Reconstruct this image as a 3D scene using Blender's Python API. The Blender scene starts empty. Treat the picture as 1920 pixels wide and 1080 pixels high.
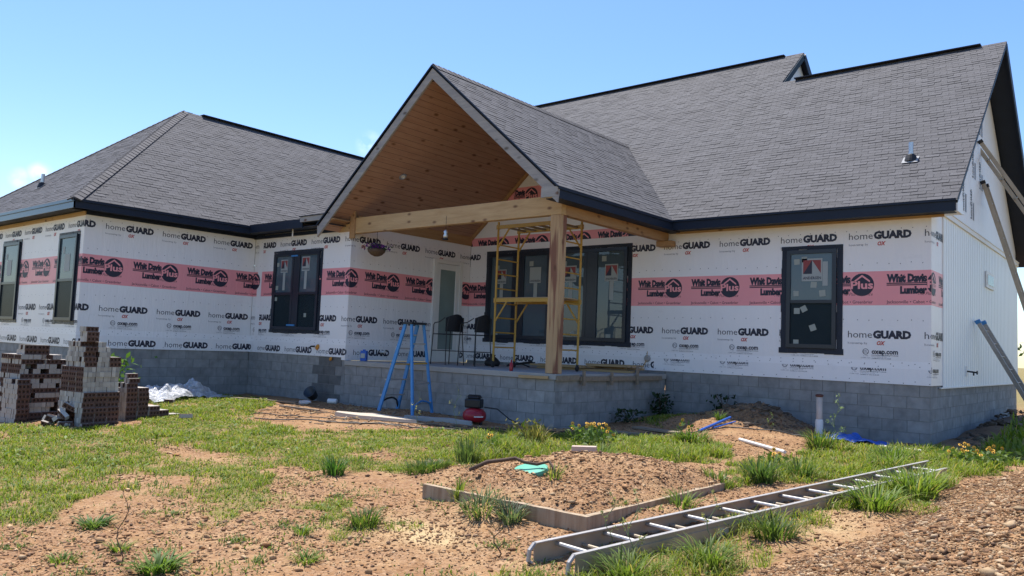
import bpy, math, random
import numpy as np
from mathutils import Vector, Matrix, Euler
R = math.radians
random.seed(7); RNG = np.random.default_rng(7)
scene = bpy.context.scene
COL = scene.collection

# ---------------------------------------------------------------- camera
cam_d = bpy.data.cameras.new('camera'); cam = bpy.data.objects.new('camera', cam_d); COL.objects.link(cam)
cam_d.sensor_width = 36.0; cam_d.lens = 36 * 1488.74 / 1920; cam_d.clip_start = .05; cam_d.clip_end = 6000
_yaw, _pit, _rol = R(-39.802), R(4.2577), R(2.3049)
_f = Vector((math.sin(_yaw)*math.cos(_pit), math.cos(_yaw)*math.cos(_pit), math.sin(_pit)))
_r = Vector((math.cos(_yaw), -math.sin(_yaw), 0)); _u = _r.cross(_f)
_r2 = _r*math.cos(_rol) + _u*math.sin(_rol); _u2 = -_r*math.sin(_rol) + _u*math.cos(_rol)
CAM = Vector((13.8968, -11.0813, .3737))
cam.matrix_world = Matrix(((_r2.x, _u2.x, -_f.x, CAM.x), (_r2.y, _u2.y, -_f.y, CAM.y), (_r2.z, _u2.z, -_f.z, CAM.z), (0, 0, 0, 1)))
scene.camera = cam

# ---------------------------------------------------------------- light
scene.view_settings.view_transform = 'Standard'; scene.view_settings.look = 'None'
scene.view_settings.exposure = EXPO = 0.92; scene.view_settings.gamma = 1
scene.cycles.max_bounces = 6
SUN = Vector((-.33, .17, 1)).normalized()
sd = bpy.data.lights.new('sun', 'SUN'); sun = bpy.data.objects.new('sun', sd); COL.objects.link(sun)
sd.energy = 4.2; sd.angle = R(.5); sd.color = (1, .95, .88)
sun.rotation_euler = (-SUN).to_track_quat('-Z', 'Y').to_euler(); sun.location = (0, 0, 30)
world = bpy.data.worlds.new('World'); scene.world = world; world.use_nodes = True
wt = world.node_tree; wn = wt.nodes; bg = wn['Background']
sky = wn.new('ShaderNodeTexSky'); sky.sky_type = 'NISHITA'; sky.sun_disc = False
sky.sun_elevation = math.asin(SUN.z); sky.sun_rotation = math.atan2(SUN.x, SUN.y) % (2*math.pi)
sky.air_density = 1.0; sky.dust_density = .6; sky.ozone_density = 1.6; sky.altitude = 100
bg.inputs['Strength'].default_value = .122
def wnode(t, **k):
    n = wn.new(t)
    for a, b in k.items(): setattr(n, a, b)
    return n
tc = wnode('ShaderNodeTexCoord')
nz = wnode('ShaderNodeTexNoise'); nz.inputs['Scale'].default_value = 34; nz.inputs['Detail'].default_value = 6
wt.links.new(tc.outputs['Generated'], nz.inputs['Vector'])
cloud = None
for (d, rad, amt) in (((-.933, .3205, .164), .017, .75), ((-.925, .337, .155), .013, .6), ((-.942, .305, .158), .015, .5), ((-.749, .617, .239), .02, .55), ((-.83, .52, .21), .05, .22)):
    dv = Vector(d).normalized()
    dt = wnode('ShaderNodeVectorMath', operation='DISTANCE'); dt.inputs[1].default_value = dv
    wt.links.new(tc.outputs['Generated'], dt.inputs[0])
    mr = wnode('ShaderNodeMapRange', interpolation_type='SMOOTHSTEP'); mr.inputs[1].default_value = rad; mr.inputs[2].default_value = 0; mr.inputs[4].default_value = amt
    wt.links.new(dt.outputs['Value'], mr.inputs[0])
    if cloud is None: cloud = mr.outputs[0]
    else:
        ad = wnode('ShaderNodeMath', operation='MAXIMUM'); wt.links.new(cloud, ad.inputs[0]); wt.links.new(mr.outputs[0], ad.inputs[1]); cloud = ad.outputs[0]
ml = wnode('ShaderNodeMath', operation='MULTIPLY'); wt.links.new(cloud, ml.inputs[0])
cr = wnode('ShaderNodeMapRange'); cr.inputs[1].default_value = .38; cr.inputs[2].default_value = .62; wt.links.new(nz.outputs['Fac'], cr.inputs[0])
wt.links.new(cr.outputs[0], ml.inputs[1])
hs = wnode('ShaderNodeHueSaturation'); hs.inputs['Saturation'].default_value = 1.24; hs.inputs['Hue'].default_value = .507; hs.inputs['Value'].default_value = 1.0
wt.links.new(sky.outputs[0], hs.inputs['Color'])
mx = wnode('ShaderNodeMix', data_type='RGBA'); mx.inputs[7].default_value = (7.5, 7.8, 8.2, 1)
wt.links.new(ml.outputs[0], mx.inputs[0]); wt.links.new(hs.outputs[0], mx.inputs[6]); wt.links.new(mx.outputs[2], bg.inputs['Color'])

# ---------------------------------------------------------------- helpers: materials
def srgb(r, g, b):
    f = lambda c: (c/12.92 if c <= .04045 else ((c+.055)/1.055)**2.4)
    return (f(r/255), f(g/255), f(b/255))
class NT:
    def __init__(s, name):
        s.m = bpy.data.materials.new(name); s.m.use_nodes = True; s.t = s.m.node_tree
        s.b = s.t.nodes['Principled BSDF']; s.out = s.t.nodes['Material Output']
    def n(s, t, ins=None, **k):
        x = s.t.nodes.new(t)
        for a, b in k.items(): setattr(x, a, b)
        for a, b in (ins or {}).items():
            if isinstance(b, bpy.types.NodeSocket): s.t.links.new(b, x.inputs[a])
            else: x.inputs[a].default_value = b
        return x
    def l(s, a, b): s.t.links.new(a, b)
    def coord(s, scale=(1, 1, 1), kind='Object'):
        tc = s.n('ShaderNodeTexCoord')
        return s.n('ShaderNodeMapping', {'Vector': tc.outputs[kind], 'Scale': scale}).outputs[0]
    def noise(s, vec, scale, detail=4, rough=.55, dist=0):
        return s.n('ShaderNodeTexNoise', {'Vector': vec, 'Scale': scale, 'Detail': detail, 'Roughness': rough, 'Distortion': dist}).outputs['Fac']
    def ramp(s, fac, stops):
        r = s.n('ShaderNodeValToRGB', {'Fac': fac}); e = r.color_ramp.elements
        while len(e) < len(stops): e.new(.5)
        for q, (p, c) in zip(e, stops): q.position = p; q.color = (*c, 1) if len(c) == 3 else c
        return r.outputs['Color']
    def mix(s, fac, a, b, mode='MIX'):
        x = s.n('ShaderNodeMix', data_type='RGBA', blend_type=mode)
        for i, v in ((0, fac), (6, a), (7, b)):
            if isinstance(v, bpy.types.NodeSocket): s.l(v, x.inputs[i])
            elif i == 0: x.inputs[0].default_value = v
            else: x.inputs[i].default_value = (*v, 1) if len(v) == 3 else v
        return x.outputs[2]
    def math(s, op, a, b=0, c=None):
        x = s.n('ShaderNodeMath', operation=op)
        for i, v in ((0, a), (1, b), (2, c)):
            if v is None: continue
            if isinstance(v, bpy.types.NodeSocket): s.l(v, x.inputs[i])
            else: x.inputs[i].default_value = v
        return x.outputs[0]
    def mr(s, v, a, b, c=0, d=1):
        return s.n('ShaderNodeMapRange', {0: v, 1: a, 2: b, 3: c, 4: d}).outputs[0]
    def bump(s, h, strength=.3, dist=.01):
        s.l(s.n('ShaderNodeBump', {'Height': h, 'Strength': strength, 'Distance': dist}).outputs[0], s.b.inputs['Normal'])
    def set(s, col=None, rough=None, spec=None, metal=None):
        for k, v in (('Base Color', col), ('Roughness', rough), ('Specular IOR Level', spec), ('Metallic', metal)):
            if v is None: continue
            if isinstance(v, bpy.types.NodeSocket): s.l(v, s.b.inputs[k])
            else: s.b.inputs[k].default_value = (*v, 1) if k == 'Base Color' else v
        return s.m
def plain(name, col, rough=.6, var=.12, scale=9, metal=0, spec=.4, bump=0):
    t = NT(name); v = t.coord(); n = t.noise(v, scale, 5)
    c = t.mix(n, tuple(max(0, x*(1-var)) for x in col), tuple(x*(1+var) for x in col))
    if bump: t.bump(t.noise(v, scale*6, 4), bump, .01)
    return t.set(c, rough, spec, metal)
def attr_mat(name, rough=.8, tint=(1, 1, 1), nscale=20, namp=.15, bump=.2, bscale=120, bdist=.004, spec=.3, stain=0):
    t = NT(name); a = t.n('ShaderNodeAttribute', attribute_name='col').outputs['Color']; v = t.coord()
    n = t.noise(v, nscale, 5)
    c = t.mix(1.0, a, t.ramp(n, [(.3, (1-namp,)*3), (.7, (1+namp*.8,)*3)]), 'MULTIPLY')
    if stain:
        s2 = t.noise(v, .9, 6, .65)
        c = t.mix(t.mr(s2, .45, .75, 0, stain), c, (.09, .085, .075))
    if bump: t.bump(t.noise(v, bscale, 3), bump, bdist)
    return t.set(c, rough, spec)
def wood_mat(name, c1, c2, axis=0, knots=True, rough=.7, kcol=(.12, .055, .03), streak=None, ks=1.0):
    t = NT(name); sc = [7, 7, 7]; sc[axis] = .8
    v = t.coord(tuple(sc)); n = t.noise(v, 2.2, 6, .6, .4); n2 = t.noise(v, 12, 3)
    c = t.mix(t.mr(n, .3, .7), c1, c2)
    c = t.mix(t.math('MULTIPLY', n2, .35), c, tuple(x*.6 for x in c1))
    if streak:
        s3 = [4, 4, 4]; s3[axis] = .35; n3 = t.noise(t.coord(tuple(s3)), 1.3, 3, .5)
        c = t.mix(t.mr(n3, .48, .54), c, streak)
    if knots:
        ksv = [5*ks, 5*ks, 5*ks]; ksv[axis] = 2.6*ks
        vo = t.n('ShaderNodeTexVoronoi', {'Vector': t.coord(tuple(ksv)), 'Scale': 1, 'Randomness': 1}).outputs['Distance']
        c = t.mix(t.mr(vo, .07, .20, .9, 0), c, kcol)
    t.bump(n2, .25, .004)
    return t.set(c, rough, .3)
# ---------------------------------------------------------------- helpers: meshes
def tag(o, label=None, cat=None, group=None, kind=None):
    for k, v in (('label', label), ('category', cat), ('group', group), ('kind', kind)):
        if v: o[k] = v
    return o
def empty(name, loc, label=None, cat=None, group=None, rz=0):
    o = bpy.data.objects.new(name, None); COL.objects.link(o); o.location = loc; o.rotation_euler = (0, 0, rz); o.empty_display_size = .1
    return tag(o, label, cat, group)
def rootloc(p):
    v = Vector((0, 0, 0))
    while p is not None: v += p.location; p = p.parent
    return v
class MB:
    def __init__(s): s.v = []; s.f = []; s.m = []; s.c = []; s.hascol = False
    def face(s, pts, mi=0, col=None):
        b = len(s.v); s.v.extend([tuple(p) for p in pts]); s.f.append(tuple(range(b, b+len(pts)))); s.m.append(mi); s.c.append(col)
        if col is not None: s.hascol = True
    def poly(s, verts, faces, mi=0, col=None):
        b = len(s.v); s.v.extend([tuple(p) for p in verts])
        for f in faces: s.f.append(tuple(b+i for i in f)); s.m.append(mi); s.c.append(col)
        if col is not None: s.hascol = True
    def box(s, a, b, mi=0, col=None, ch=0):
        x0, y0, z0 = a; x1, y1, z1 = b
        if x0 > x1: x0, x1 = x1, x0
        if y0 > y1: y0, y1 = y1, y0
        if z0 > z1: z0, z1 = z1, z0
        s.obox(((x0+x1)/2, (y0+y1)/2, (z0+z1)/2), (1, 0, 0), (0, 1, 0), (0, 0, 1), (x1-x0, y1-y0, z1-z0), mi, col)
    def obox(s, c, ax, ay, az, sz, mi=0, col=None):
        c = Vector(c); X = Vector(ax)*sz[0]/2; Y = Vector(ay)*sz[1]/2; Z = Vector(az)*sz[2]/2
        V = [c+i*X+j*Y+k*Z for k in (-1, 1) for j in (-1, 1) for i in (-1, 1)]
        s.poly(V, [(0, 2, 3, 1), (4, 5, 7, 6), (0, 1, 5, 4), (2, 6, 7, 3), (0, 4, 6, 2), (1, 3, 7, 5)], mi, col)
    def bar(s, p, q, w, h, mi=0, up=(0, 0, 1), col=None):
        p = Vector(p); q = Vector(q); d = (q-p); L = d.length; d /= L; up = Vector(up)
        sx = d.cross(up)
        if sx.length < 1e-4: sx = d.cross(Vector((1, 0, 0)))
        sx.normalize(); u = sx.cross(d).normalized()
        s.obox((p+q)/2, d, sx, u, (L, w, h), mi, col)
    def tube(s, pts, r, n=8, mi=0, cap=True, col=None, r_end=None):
        pts = [Vector(p) for p in pts]; b = len(s.v); K = len(pts); prev = None
        for i, p in enumerate(pts):
            d = (pts[min(i+1, K-1)]-pts[max(i-1, 0)]).normalized()
            ref = prev if prev is not None else (Vector((0, 0, 1)) if abs(d.z) < .9 else Vector((1, 0, 0)))
            a = (ref - d*ref.dot(d)).normalized(); prev = a; c = d.cross(a)
            rr = r if r_end is None else r+(r_end-r)*i/max(1, K-1)
            for j in range(n):
                t = 2*math.pi*j/n; s.v.append(tuple(p+(a*math.cos(t)+c*math.sin(t))*rr))
        for i in range(K-1):
            for j in range(n):
                s.f.append((b+i*n+j, b+i*n+(j+1) % n, b+(i+1)*n+(j+1) % n, b+(i+1)*n+j)); s.m.append(mi); s.c.append(col)
        if cap:
            s.f.append(tuple(b+j for j in reversed(range(n)))); s.m.append(mi); s.c.append(col)
            s.f.append(tuple(b+(K-1)*n+j for j in range(n))); s.m.append(mi); s.c.append(col)
        if col is not None: s.hascol = True
    def lathe(s, c, prof, n=16, mi=0, ax=(0, 0, 1), sx=1, sy=1):
        c = Vector(c); ax = Vector(ax).normalized(); a = ax.orthogonal().normalized(); d = ax.cross(a); b = len(s.v); K = len(prof)
        for (r, h) in prof:
            for j in range(n):
                t = 2*math.pi*j/n; s.v.append(tuple(c+a*math.cos(t)*r*sx+d*math.sin(t)*r*sy+ax*h))
        for i in range(K-1):
            for j in range(n): s.f.append((b+i*n+j, b+i*n+(j+1) % n, b+(i+1)*n+(j+1) % n, b+(i+1)*n+j)); s.m.append(mi); s.c.append(None)
        s.f.append(tuple(b+j for j in reversed(range(n)))); s.m.append(mi); s.c.append(None)
        s.f.append(tuple(b+(K-1)*n+j for j in range(n))); s.m.append(mi); s.c.append(None)
    def build(s, name, mats, parent=None, loc=None, smooth=False, bevel=0, local=False):
        if not isinstance(mats, (list, tuple)): mats = [mats]
        me = bpy.data.meshes.new(name)
        off = Vector((0, 0, 0))
        if not local: off = rootloc(parent) if parent is not None else Vector(loc or (0, 0, 0))
        me.from_pydata([(x-off.x, y-off.y, z-off.z) for x, y, z in s.v], [], s.f)
        for m in mats: me.materials.append(m)
        me.polygons.foreach_set('material_index', s.m)
        if smooth: me.polygons.foreach_set('use_smooth', [True]*len(s.f))
        if s.hascol:
            at = me.color_attributes.new('col', 'FLOAT_COLOR', 'CORNER'); arr = []
            for f, c in zip(s.f, s.c):
                c = c or (.5, .5, .5); arr.extend((*c, 1.0)*len(f))
            at.data.foreach_set('color', arr)
        me.update()
        o = bpy.data.objects.new(name, me); COL.objects.link(o)
        if parent is not None: o.parent = parent
        elif not local: o.location = off
        if bevel:
            b = o.modifiers.new('bevel', 'BEVEL'); b.width = bevel; b.segments = 2; b.limit_method = 'ANGLE'
        return o
def np_mesh(name, V, F, mats, cols=None, smooth=False, loc=(0, 0, 0)):
    """V (n,3), F (m,k) all same k; cols per vertex (n,3)"""
    me = bpy.data.meshes.new(name); n = len(V); m, k = F.shape
    me.vertices.add(n); me.vertices.foreach_set('co', (V-np.array(loc)).astype(np.float32).ravel())
    me.loops.add(m*k); me.loops.foreach_set('vertex_index', F.astype(np.int32).ravel())
    me.polygons.add(m); me.polygons.foreach_set('loop_start', (np.arange(m)*k).astype(np.int32)); me.polygons.foreach_set('loop_total', np.full(m, k, np.int32))
    if smooth: me.polygons.foreach_set('use_smooth', np.ones(m, bool))
    me.update(calc_edges=True)
    for x in (mats if isinstance(mats, (list, tuple)) else [mats]): me.materials.append(x)
    if cols is not None:
        at = me.color_attributes.new('col', 'FLOAT_COLOR', 'POINT'); at.data.foreach_set('color', np.concatenate([cols, np.ones((n, 1))], 1).astype(np.float32).ravel())
    o = bpy.data.objects.new(name, me); COL.objects.link(o); o.location = loc
    return o
def clip(poly, nx, ny, d):     # keep nx*x+ny*y<=d ; points may carry extra coords
    out = []
    for i in range(len(poly)):
        a, b = poly[i], poly[(i+1) % len(poly)]
        da = nx*a[0]+ny*a[1]-d; db = nx*b[0]+ny*b[1]-d
        if da <= 0: out.append(a)
        if (da < 0 < db) or (db < 0 < da):
            t = da/(da-db); out.append(tuple(x+(y-x)*t for x, y in zip(a, b)))
    return out
def noise2(x, y, seed=0):
    xi = np.floor(x).astype(np.int64); yi = np.floor(y).astype(np.int64); xf = x-xi; yf = y-yi
    def h(a, b):
        n = (a*374761393+b*668265263+seed*1442695041) & 0x7fffffff
        n = ((n ^ (n >> 13))*1274126177) & 0x7fffffff
        return ((n ^ (n >> 16)) & 0xffff)/65535.0
    u = xf*xf*(3-2*xf); v = yf*yf*(3-2*yf)
    return (h(xi, yi)*(1-u)+h(xi+1, yi)*u)*(1-v)+(h(xi, yi+1)*(1-u)+h(xi+1, yi+1)*u)*v
def fbm(x, y, o=4, seed=0):
    s = 0; a = .5; t = 0
    for i in range(o): s = s+a*noise2(x*2**i, y*2**i, seed+i*17); t += a; a *= .5
    return s/t

# ---------------------------------------------------------------- materials
WRAP = None
def make_wrap():
    t = NT('house_wrap_sheet'); g = t.n('ShaderNodeNewGeometry'); sp = t.n('ShaderNodeSeparateXYZ', {0: t.n('ShaderNodeTexCoord').outputs['Object']})
    v = t.coord(); big = t.noise(v, .8, 4); wr = t.noise(t.coord((6, 6, 1.2)), 1.6, 5, .6, .8)
    fine = t.noise(v, 34, 3)
    c = t.mix(big, (.74, .73, .735), (.83, .82, .82))
    a = t.n('ShaderNodeAttribute', attribute_name='col').outputs['Color']
    c = t.mix(1, c, a, 'MULTIPLY')
    st_ = t.noise(t.coord((2.4, 2.4, .25)), 1.0, 3, .5, .3); sm = t.noise(t.coord((1.2, 1.2, 3)), 2.2, 6, .7)
    mud = t.math('MULTIPLY', t.mr(sp.outputs[2], .55, .95, 1, 0), t.mr(sm, .52, .72, 0, .35)); c = t.mix(mud, c, (.42, .33, .25)); c = t.mix(t.mr(sm, .60, .8, 0, .22), c, (.45, .44, .44))
    t.bump(t.math('ADD', t.math('ADD', t.math('MULTIPLY', wr, 1.0), t.math('MULTIPLY', st_, 1.6)), t.math('MULTIPLY', fine, .06)), .42, .025)
    return t.set(c, .38, .35)
M = {}
M['wrap'] = make_wrap()
M['ink'] = plain('navy_print_ink', (.022, .024, .045), .5)
M['redink'] = plain('red_print_ink', (.50, .07, .06), .5)
M['greyink'] = plain('grey_print_ink', (.16, .16, .19), .5)
M['block'] = attr_mat('concrete_block', .9, nscale=6, namp=.2, bump=.5, bscale=90, bdist=.006, stain=.25)
M['mortar'] = plain('mortar', (.19, .19, .185), .95, .2, 12, bump=.4)
M['concrete'] = plain('poured_concrete', (.33, .32, .30), .9, .22, 3, bump=.35)
M['shingle'] = attr_mat('asphalt_shingle', .85, nscale=45, namp=.30, bump=.55, bscale=260, bdist=.004, spec=.35)
M['fascia'] = plain('navy_black_metal_trim', (.009, .016, .032), .55, .25, 5, 0, .3)
M['ridge'] = plain('black_ridge_vent', (.026, .025, .030), .7, .3, 20, bump=.3)
M['pine'] = wood_mat('pine_beam', (.42, .27, .13), (.55, .38, .20), 0)
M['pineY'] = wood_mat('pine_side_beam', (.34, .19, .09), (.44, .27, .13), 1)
M['post'] = wood_mat('cedar_post', (.40, .26, .14), (.52, .35, .19), 2, streak=(.20, .09, .055))
M['ceil'] = wood_mat('pine_ceiling_planks', (.35, .20, .145), (.44, .28, .205), 1, ks=.9)
M['greywood'] = wood_mat('weathered_grey_board', (.30, .29, .28), (.40, .38, .35), 0, rough=.85)
M['lath'] = wood_mat('lath_board', (.36, .24, .12), (.50, .34, .17), 0, knots=False)
M['darkwood'] = wood_mat('old_form_board', (.20, .16, .12), (.30, .24, .17), 0, knots=False)
M['tape'] = plain('black_flashing_tape', (.007, .014, .030), .28, .3, 30, 0, .5, bump=.9)
M['frame'] = plain('black_window_frame', (.006, .012, .026), .35, .2, 6, 0, .5)
M['white'] = plain('white_paint', (.72, .72, .70), .5, .05, 4)
M['siding'] = plain('white_siding_panel', (.76, .80, .81), .45, .04, 2)
M['pvc'] = plain('white_plastic_pipe', (.70, .68, .64), .4, .1, 12)
M['galv'] = plain('galvanised_steel', (.55, .56, .57), .35, .15, 10, .8)
M['rubber'] = plain('black_rubber', (.014, .014, .017), .6)
M['alu'] = plain('ladder_aluminium', (.40, .385, .37), .5, .3, 14, .5, .4)
M['alu_tan_reflect'] = plain('dull_rail_tan_reflection', (.38, .32, .235), .6, .35, 5, .25, .35)  # dull rail; its tan paints in the dirt it reflects
M['blue'] = plain('blue_fibreglass', (.05, .22, .50), .45, .2, 12)
M['yellow'] = plain('yellow_scaffold_paint', (.44, .26, .045), .5, .25, 14)
M['black'] = plain('black_powder_coat', (.012, .013, .016), .45, .3, 20)
M['red'] = plain('compressor_red', (.30, .012, .022), .3, .1, 6)
M['sticker'] = plain('paper_sticker', (.32, .35, .345), .6, .05)  # greyed to imitate stickers dimmed behind reflecting glass
M['stred'] = plain('sticker_red', (.24, .045, .045), .5)
M['stpad'] = plain('foam_pad', (.30, .33, .30), .7)
M['bluetape'] = plain('blue_clip', (.05, .22, .50), .5)
M['seat'] = plain('dark_mesh_fabric', (.013, .014, .018), .7, .3, 60, bump=.4)
M['green_lid'] = plain('green_plastic_lid', (.10, .38, .27), .5, .12, 8)
M['bluepipe'] = plain('blue_plastic_pipe', (.03, .11, .42), .4, .15, 8)
M['bluetarp'] = plain('blue_tarpaulin', (.02, .10, .42), .4, .2, 12, bump=.6)
M['bark'] = plain('brown_bark', (.10, .065, .045), .9, .3, 20, bump=.6)
M['orange'] = plain('orange_foam', (.55, .24, .04), .8, .3, 30, bump=.6)
def glass(name, tint, rough=.02):
    t = NT(name); t.set(tint, rough, .6 if rough < .1 else .25); t.b.inputs['IOR'].default_value = 1.52 if rough < .1 else 1.2
    v = t.coord((1, 1, 1)); t.bump(t.noise(v, 2.5, 1), .05, .02)
    t.b.inputs['Transmission Weight'].default_value = 0
    tr = t.n('ShaderNodeBsdfTransparent', {'Color': (.75, .80, .82, 1)})
    mx = t.n('ShaderNodeMixShader', {0: .78, 1: tr.outputs[0], 2: t.b.outputs[0]}); t.l(mx.outputs[0], t.out.inputs['Surface'])
    return t.m
M['glass'] = glass('window_glass', (.085, .125, .155))  # blue-grey base carries painted reflections of sky and ground
M['screen'] = glass('screened_glass', (.016, .028, .036), .25)
M['frost'] = plain('frosted_door_glass', (.20, .26, .25), .18, .25, 1.5, 0, .5)

# ---------------------------------------------------------------- terrain
def ss(t): t = np.clip(t, 0, 1); return t*t*(3-2*t)
def gau(x, y, cx, cy, sx, sy): return np.exp(-((x-cx)/sx)**2-((y-cy)/sy)**2)
SEP = (8.36, 10.22, -5.62, -3.05)      # septic frame x0,x1,y0,y1
def septic_in(x, y):
    return ss((x-SEP[0]-.0)/.28)*ss((SEP[1]-.02-x)/.26)*ss((y-SEP[2]-.02)/.26)*ss((SEP[3]+.35-y)/.6)
def pile_h(x, y):
    edge = 11.70+.10*np.sin(y*1.3)+.06*(y+5)+.10*np.maximum(0, y)
    d = x-edge
    return .80*ss(d/2.1)*ss((y+9.6)/2.2)*ss((3.2-y)/1.6)*ss((16.5-x)/2.0)
def ground(x, y, fine=True):
    x = np.asarray(x, float); y = np.asarray(y, float)
    z = -1.0-.22*ss((-1.5-y)/9)-.05*ss((-1-x)/3)*ss((y+5)/4)
    z = z+.075*gau(x, y, 2.6, -.5, 1.3, .75)
    z = z+.45*gau(x, y, 7.95, 3.42, .95, .46)+.20*gau(x, y, 7.1, 2.5, 1.0, 1.0)+.10*gau(x, y, 5.9, 3.3, .8, .8)+.10*gau(x, y, 8.6, 1.9, 1.0, .9)
    z = z+.30*gau(x, y, 11.3, 7.3, .6, .8)+.42*gau(x, y, 11.2, 10.2, .6, 1.3)+.15*gau(x, y, 11.6, 5.6, .6, .6)
    si = septic_in(x, y)
    z = z+.085*((x > SEP[0]) & (x < SEP[1]) & (y > SEP[2]) & (y < SEP[3]))+si*(.07+.16*gau(x, y, 9.2, -4.0, .8, .9)+.06*gau(x, y, 8.7, -5.2, .35, .35)+.07*gau(x, y, 9.15, -5.45, .35, .25))
    z = z+.12*gau(x, y, 8.0, -4.6, .5, .45)
    z = z+.12*gau(x, y, 9.25, -5.72, .34, .20)+.07*gau(x, y, 10.36, -4.6, .2, .5)+pile_h(x, y)
    if fine:
        w = ss((16-np.hypot(x-8, y+2))/4)
        lump = fbm(x*2.2, y*2.2, 4, 3)-.5; l2 = fbm(x*8, y*8, 3, 9)-.5
        sz = np.clip(gau(x, y, 7.8, 3.0, 1.3, .9)+gau(x, y, 11.3, 8.5, .9, 2.5)+si*.8+.4*(pile_h(x, y) > .02), 0, 1)
        l3 = fbm(x*19, y*19, 2, 13)-.5
        z = z+w*(.06*lump+.028*l2+.016*l3+sz*(.07*(fbm(x*5, y*5, 3, 21)-.5)+.04*(fbm(x*14, y*14, 2, 33)-.5)))
    return z
def gz(x, y): return float(ground(np.array([x]), np.array([y]))[0])
POLY = dict(
 G1=[(-.73,-7.73),(-.09,-6.54),(1.07,-6.21),(1.55,-5.24),(-.5,-3.8),(-3.47,-1.05),(-2.33,-.78),(-.67,-1.38),(.59,-2.61),(2.51,-3.62),(3.81,-3.83),(4.31,-2.8),(4.82,-1.79),(5.79,-1.85),(7.54,-3.91),(7.57,-4.4),(7.44,-5.02),(7.01,-5.1),(7.05,-5.58),(6.35,-5.63),(6.11,-6.01),(6.88,-6.56),(7.35,-6.33),(8.07,-6.07),(8.9,-6.85),(8.69,-6.86),(8.18,-6.47),(7.67,-6.67),(7.5,-7.31),(7.17,-7.45),(6.64,-7.2),(6.15,-7.62),(6.78,-8.11),(6.72,-8.69),(6.28,-9.28),(2,-12),(-8,-12)],
 G2=[(5.36,-1.75),(6.66,-.38),(8.2,.82),(9.08,.22),(9.28,-1.42),(8.9,-1.9),(8.1,-2.5),(7.44,-3.8)],
 G3=[(9.63,-1.23),(9.78,.02),(9.56,2.31),(10.6,2.71),(11.84,4.6),(12.26,2.37),(12.06,.7),(11.99,-1.91),(11.84,-3.31),(11.77,-4.4),(11.79,-5.36),(11.71,-6.2),(10.63,-7.25),(10.4,-6.9),(10.80,-6.24),(10.95,-5.18),(11.24,-3.63),(11.53,-.02),(10.87,-1.56),(10.53,-3.16)],
 G4=[(6.0,3.6),(6.17,1.72),(7.0,1.5),(6.9,3.6)],
 G5=[(-40,-12),(-8,-12),(-.73,-7.73),(-.5,-3.8),(-3.5,-1.2),(-4,-4.4),(-12,-4.4),(-40,10)],
 G6=[(12.6,3.5),(40,3.5),(40,40),(12.6,40)])
BARE = [(4.3,-5.85,1.1,.42),(5.9,-7.2,.9,.4),(2.3,-3.1,1.2,.5),(11.65,-4.52,.25,.55),(11.7,-3.7,.2,.4),(6.3,-4.4,.4,.3)]
def inpoly(x, y, P):
    r = np.zeros(x.shape, bool); n = len(P)
    for i in range(n):
        x1, y1 = P[i]; x2, y2 = P[(i+1) % n]
        c = ((y1 > y) != (y2 > y)) & (x < (x2-x1)*(y-y1)/(y2-y1+1e-12)+x1); r ^= c
    return r
def grassy(x, y):
    wx = x+1.0*(fbm(x*1.1, y*1.1, 4, 51)-.5)+.35*(fbm(x*4.5, y*4.5, 2, 151)-.5); wy = y+1.0*(fbm(x*1.1, y*1.1, 4, 57)-.5)+.35*(fbm(x*4.5, y*4.5, 2, 157)-.5)
    d = np.zeros(x.shape)
    for k, P in POLY.items(): d = np.maximum(d, inpoly(wx, wy, P)*(.75 if k == 'G3' else .5 if k == 'G4' else 1.0))
    for bx, by, rx, ry in BARE: d = d*(1-np.clip(1.5*np.exp(-((wx-bx)/rx)**2-((wy-by)/ry)**2), 0, 1))
    p = fbm(x*1.7, y*1.7, 4, 71)
    p2 = fbm(x*4.2, y*4.2, 3, 77); d = d*np.clip((p-.20)*4.8, 0.2, 1)*np.clip((p2-.19)*4.0, .2, 1)
    return d
def ground_mats():
    t = NT('dirt_and_gravel_ground'); v = t.coord()
    a = t.n('ShaderNodeAttribute', attribute_name='col'); sp = t.n('ShaderNodeSeparateColor', {0: a.outputs['Color']})
    n1 = t.noise(v, 1.1, 6, .65); n2 = t.noise(v, 5, 6, .65); n3 = t.noise(v, 45, 5, .7)
    vo = t.n('ShaderNodeTexVoronoi', {'Vector': v, 'Scale': 26, 'Randomness': 1}); vo2 = t.n('ShaderNodeTexVoronoi', {'Vector': v, 'Scale': 60, 'Randomness': 1})
    dirt = t.ramp(n1, [(.30, (.215, .105, .042)), (.48, (.33, .185, .082)), (.66, (.45, .29, .145))])
    dirt = t.mix(t.mr(n2, .35, .7), dirt, (.27, .145, .075))
    peb = t.mix(t.n('ShaderNodeSeparateColor', {0: vo.outputs['Color']}).outputs[0], (.16, .09, .055), (.46, .32, .20))
    dirt = t.mix(t.mr(n3, .42, .62, 0, .65), dirt, peb)
    gr = t.mix(n2, (.13, .13, .045), (.25, .22, .085))
    c = t.mix(t.math('MULTIPLY', sp.outputs[0], .72), dirt, gr)
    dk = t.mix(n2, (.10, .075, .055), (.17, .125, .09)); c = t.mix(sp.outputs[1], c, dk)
    c = t.mix(t.math('MULTIPLY', sp.outputs[2], t.mr(n2, .3, .6)), c, (.50, .36, .19))
    h = t.math('ADD', t.math('MULTIPLY', vo.outputs['Distance'], -.8), t.math('ADD', t.math('MULTIPLY', vo2.outputs['Distance'], -.5), t.math('MULTIPLY', n3, .8)))
    t.bump(h, .75, .022)
    return t.set(c, .95, .15)
M['ground'] = ground_mats()
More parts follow.
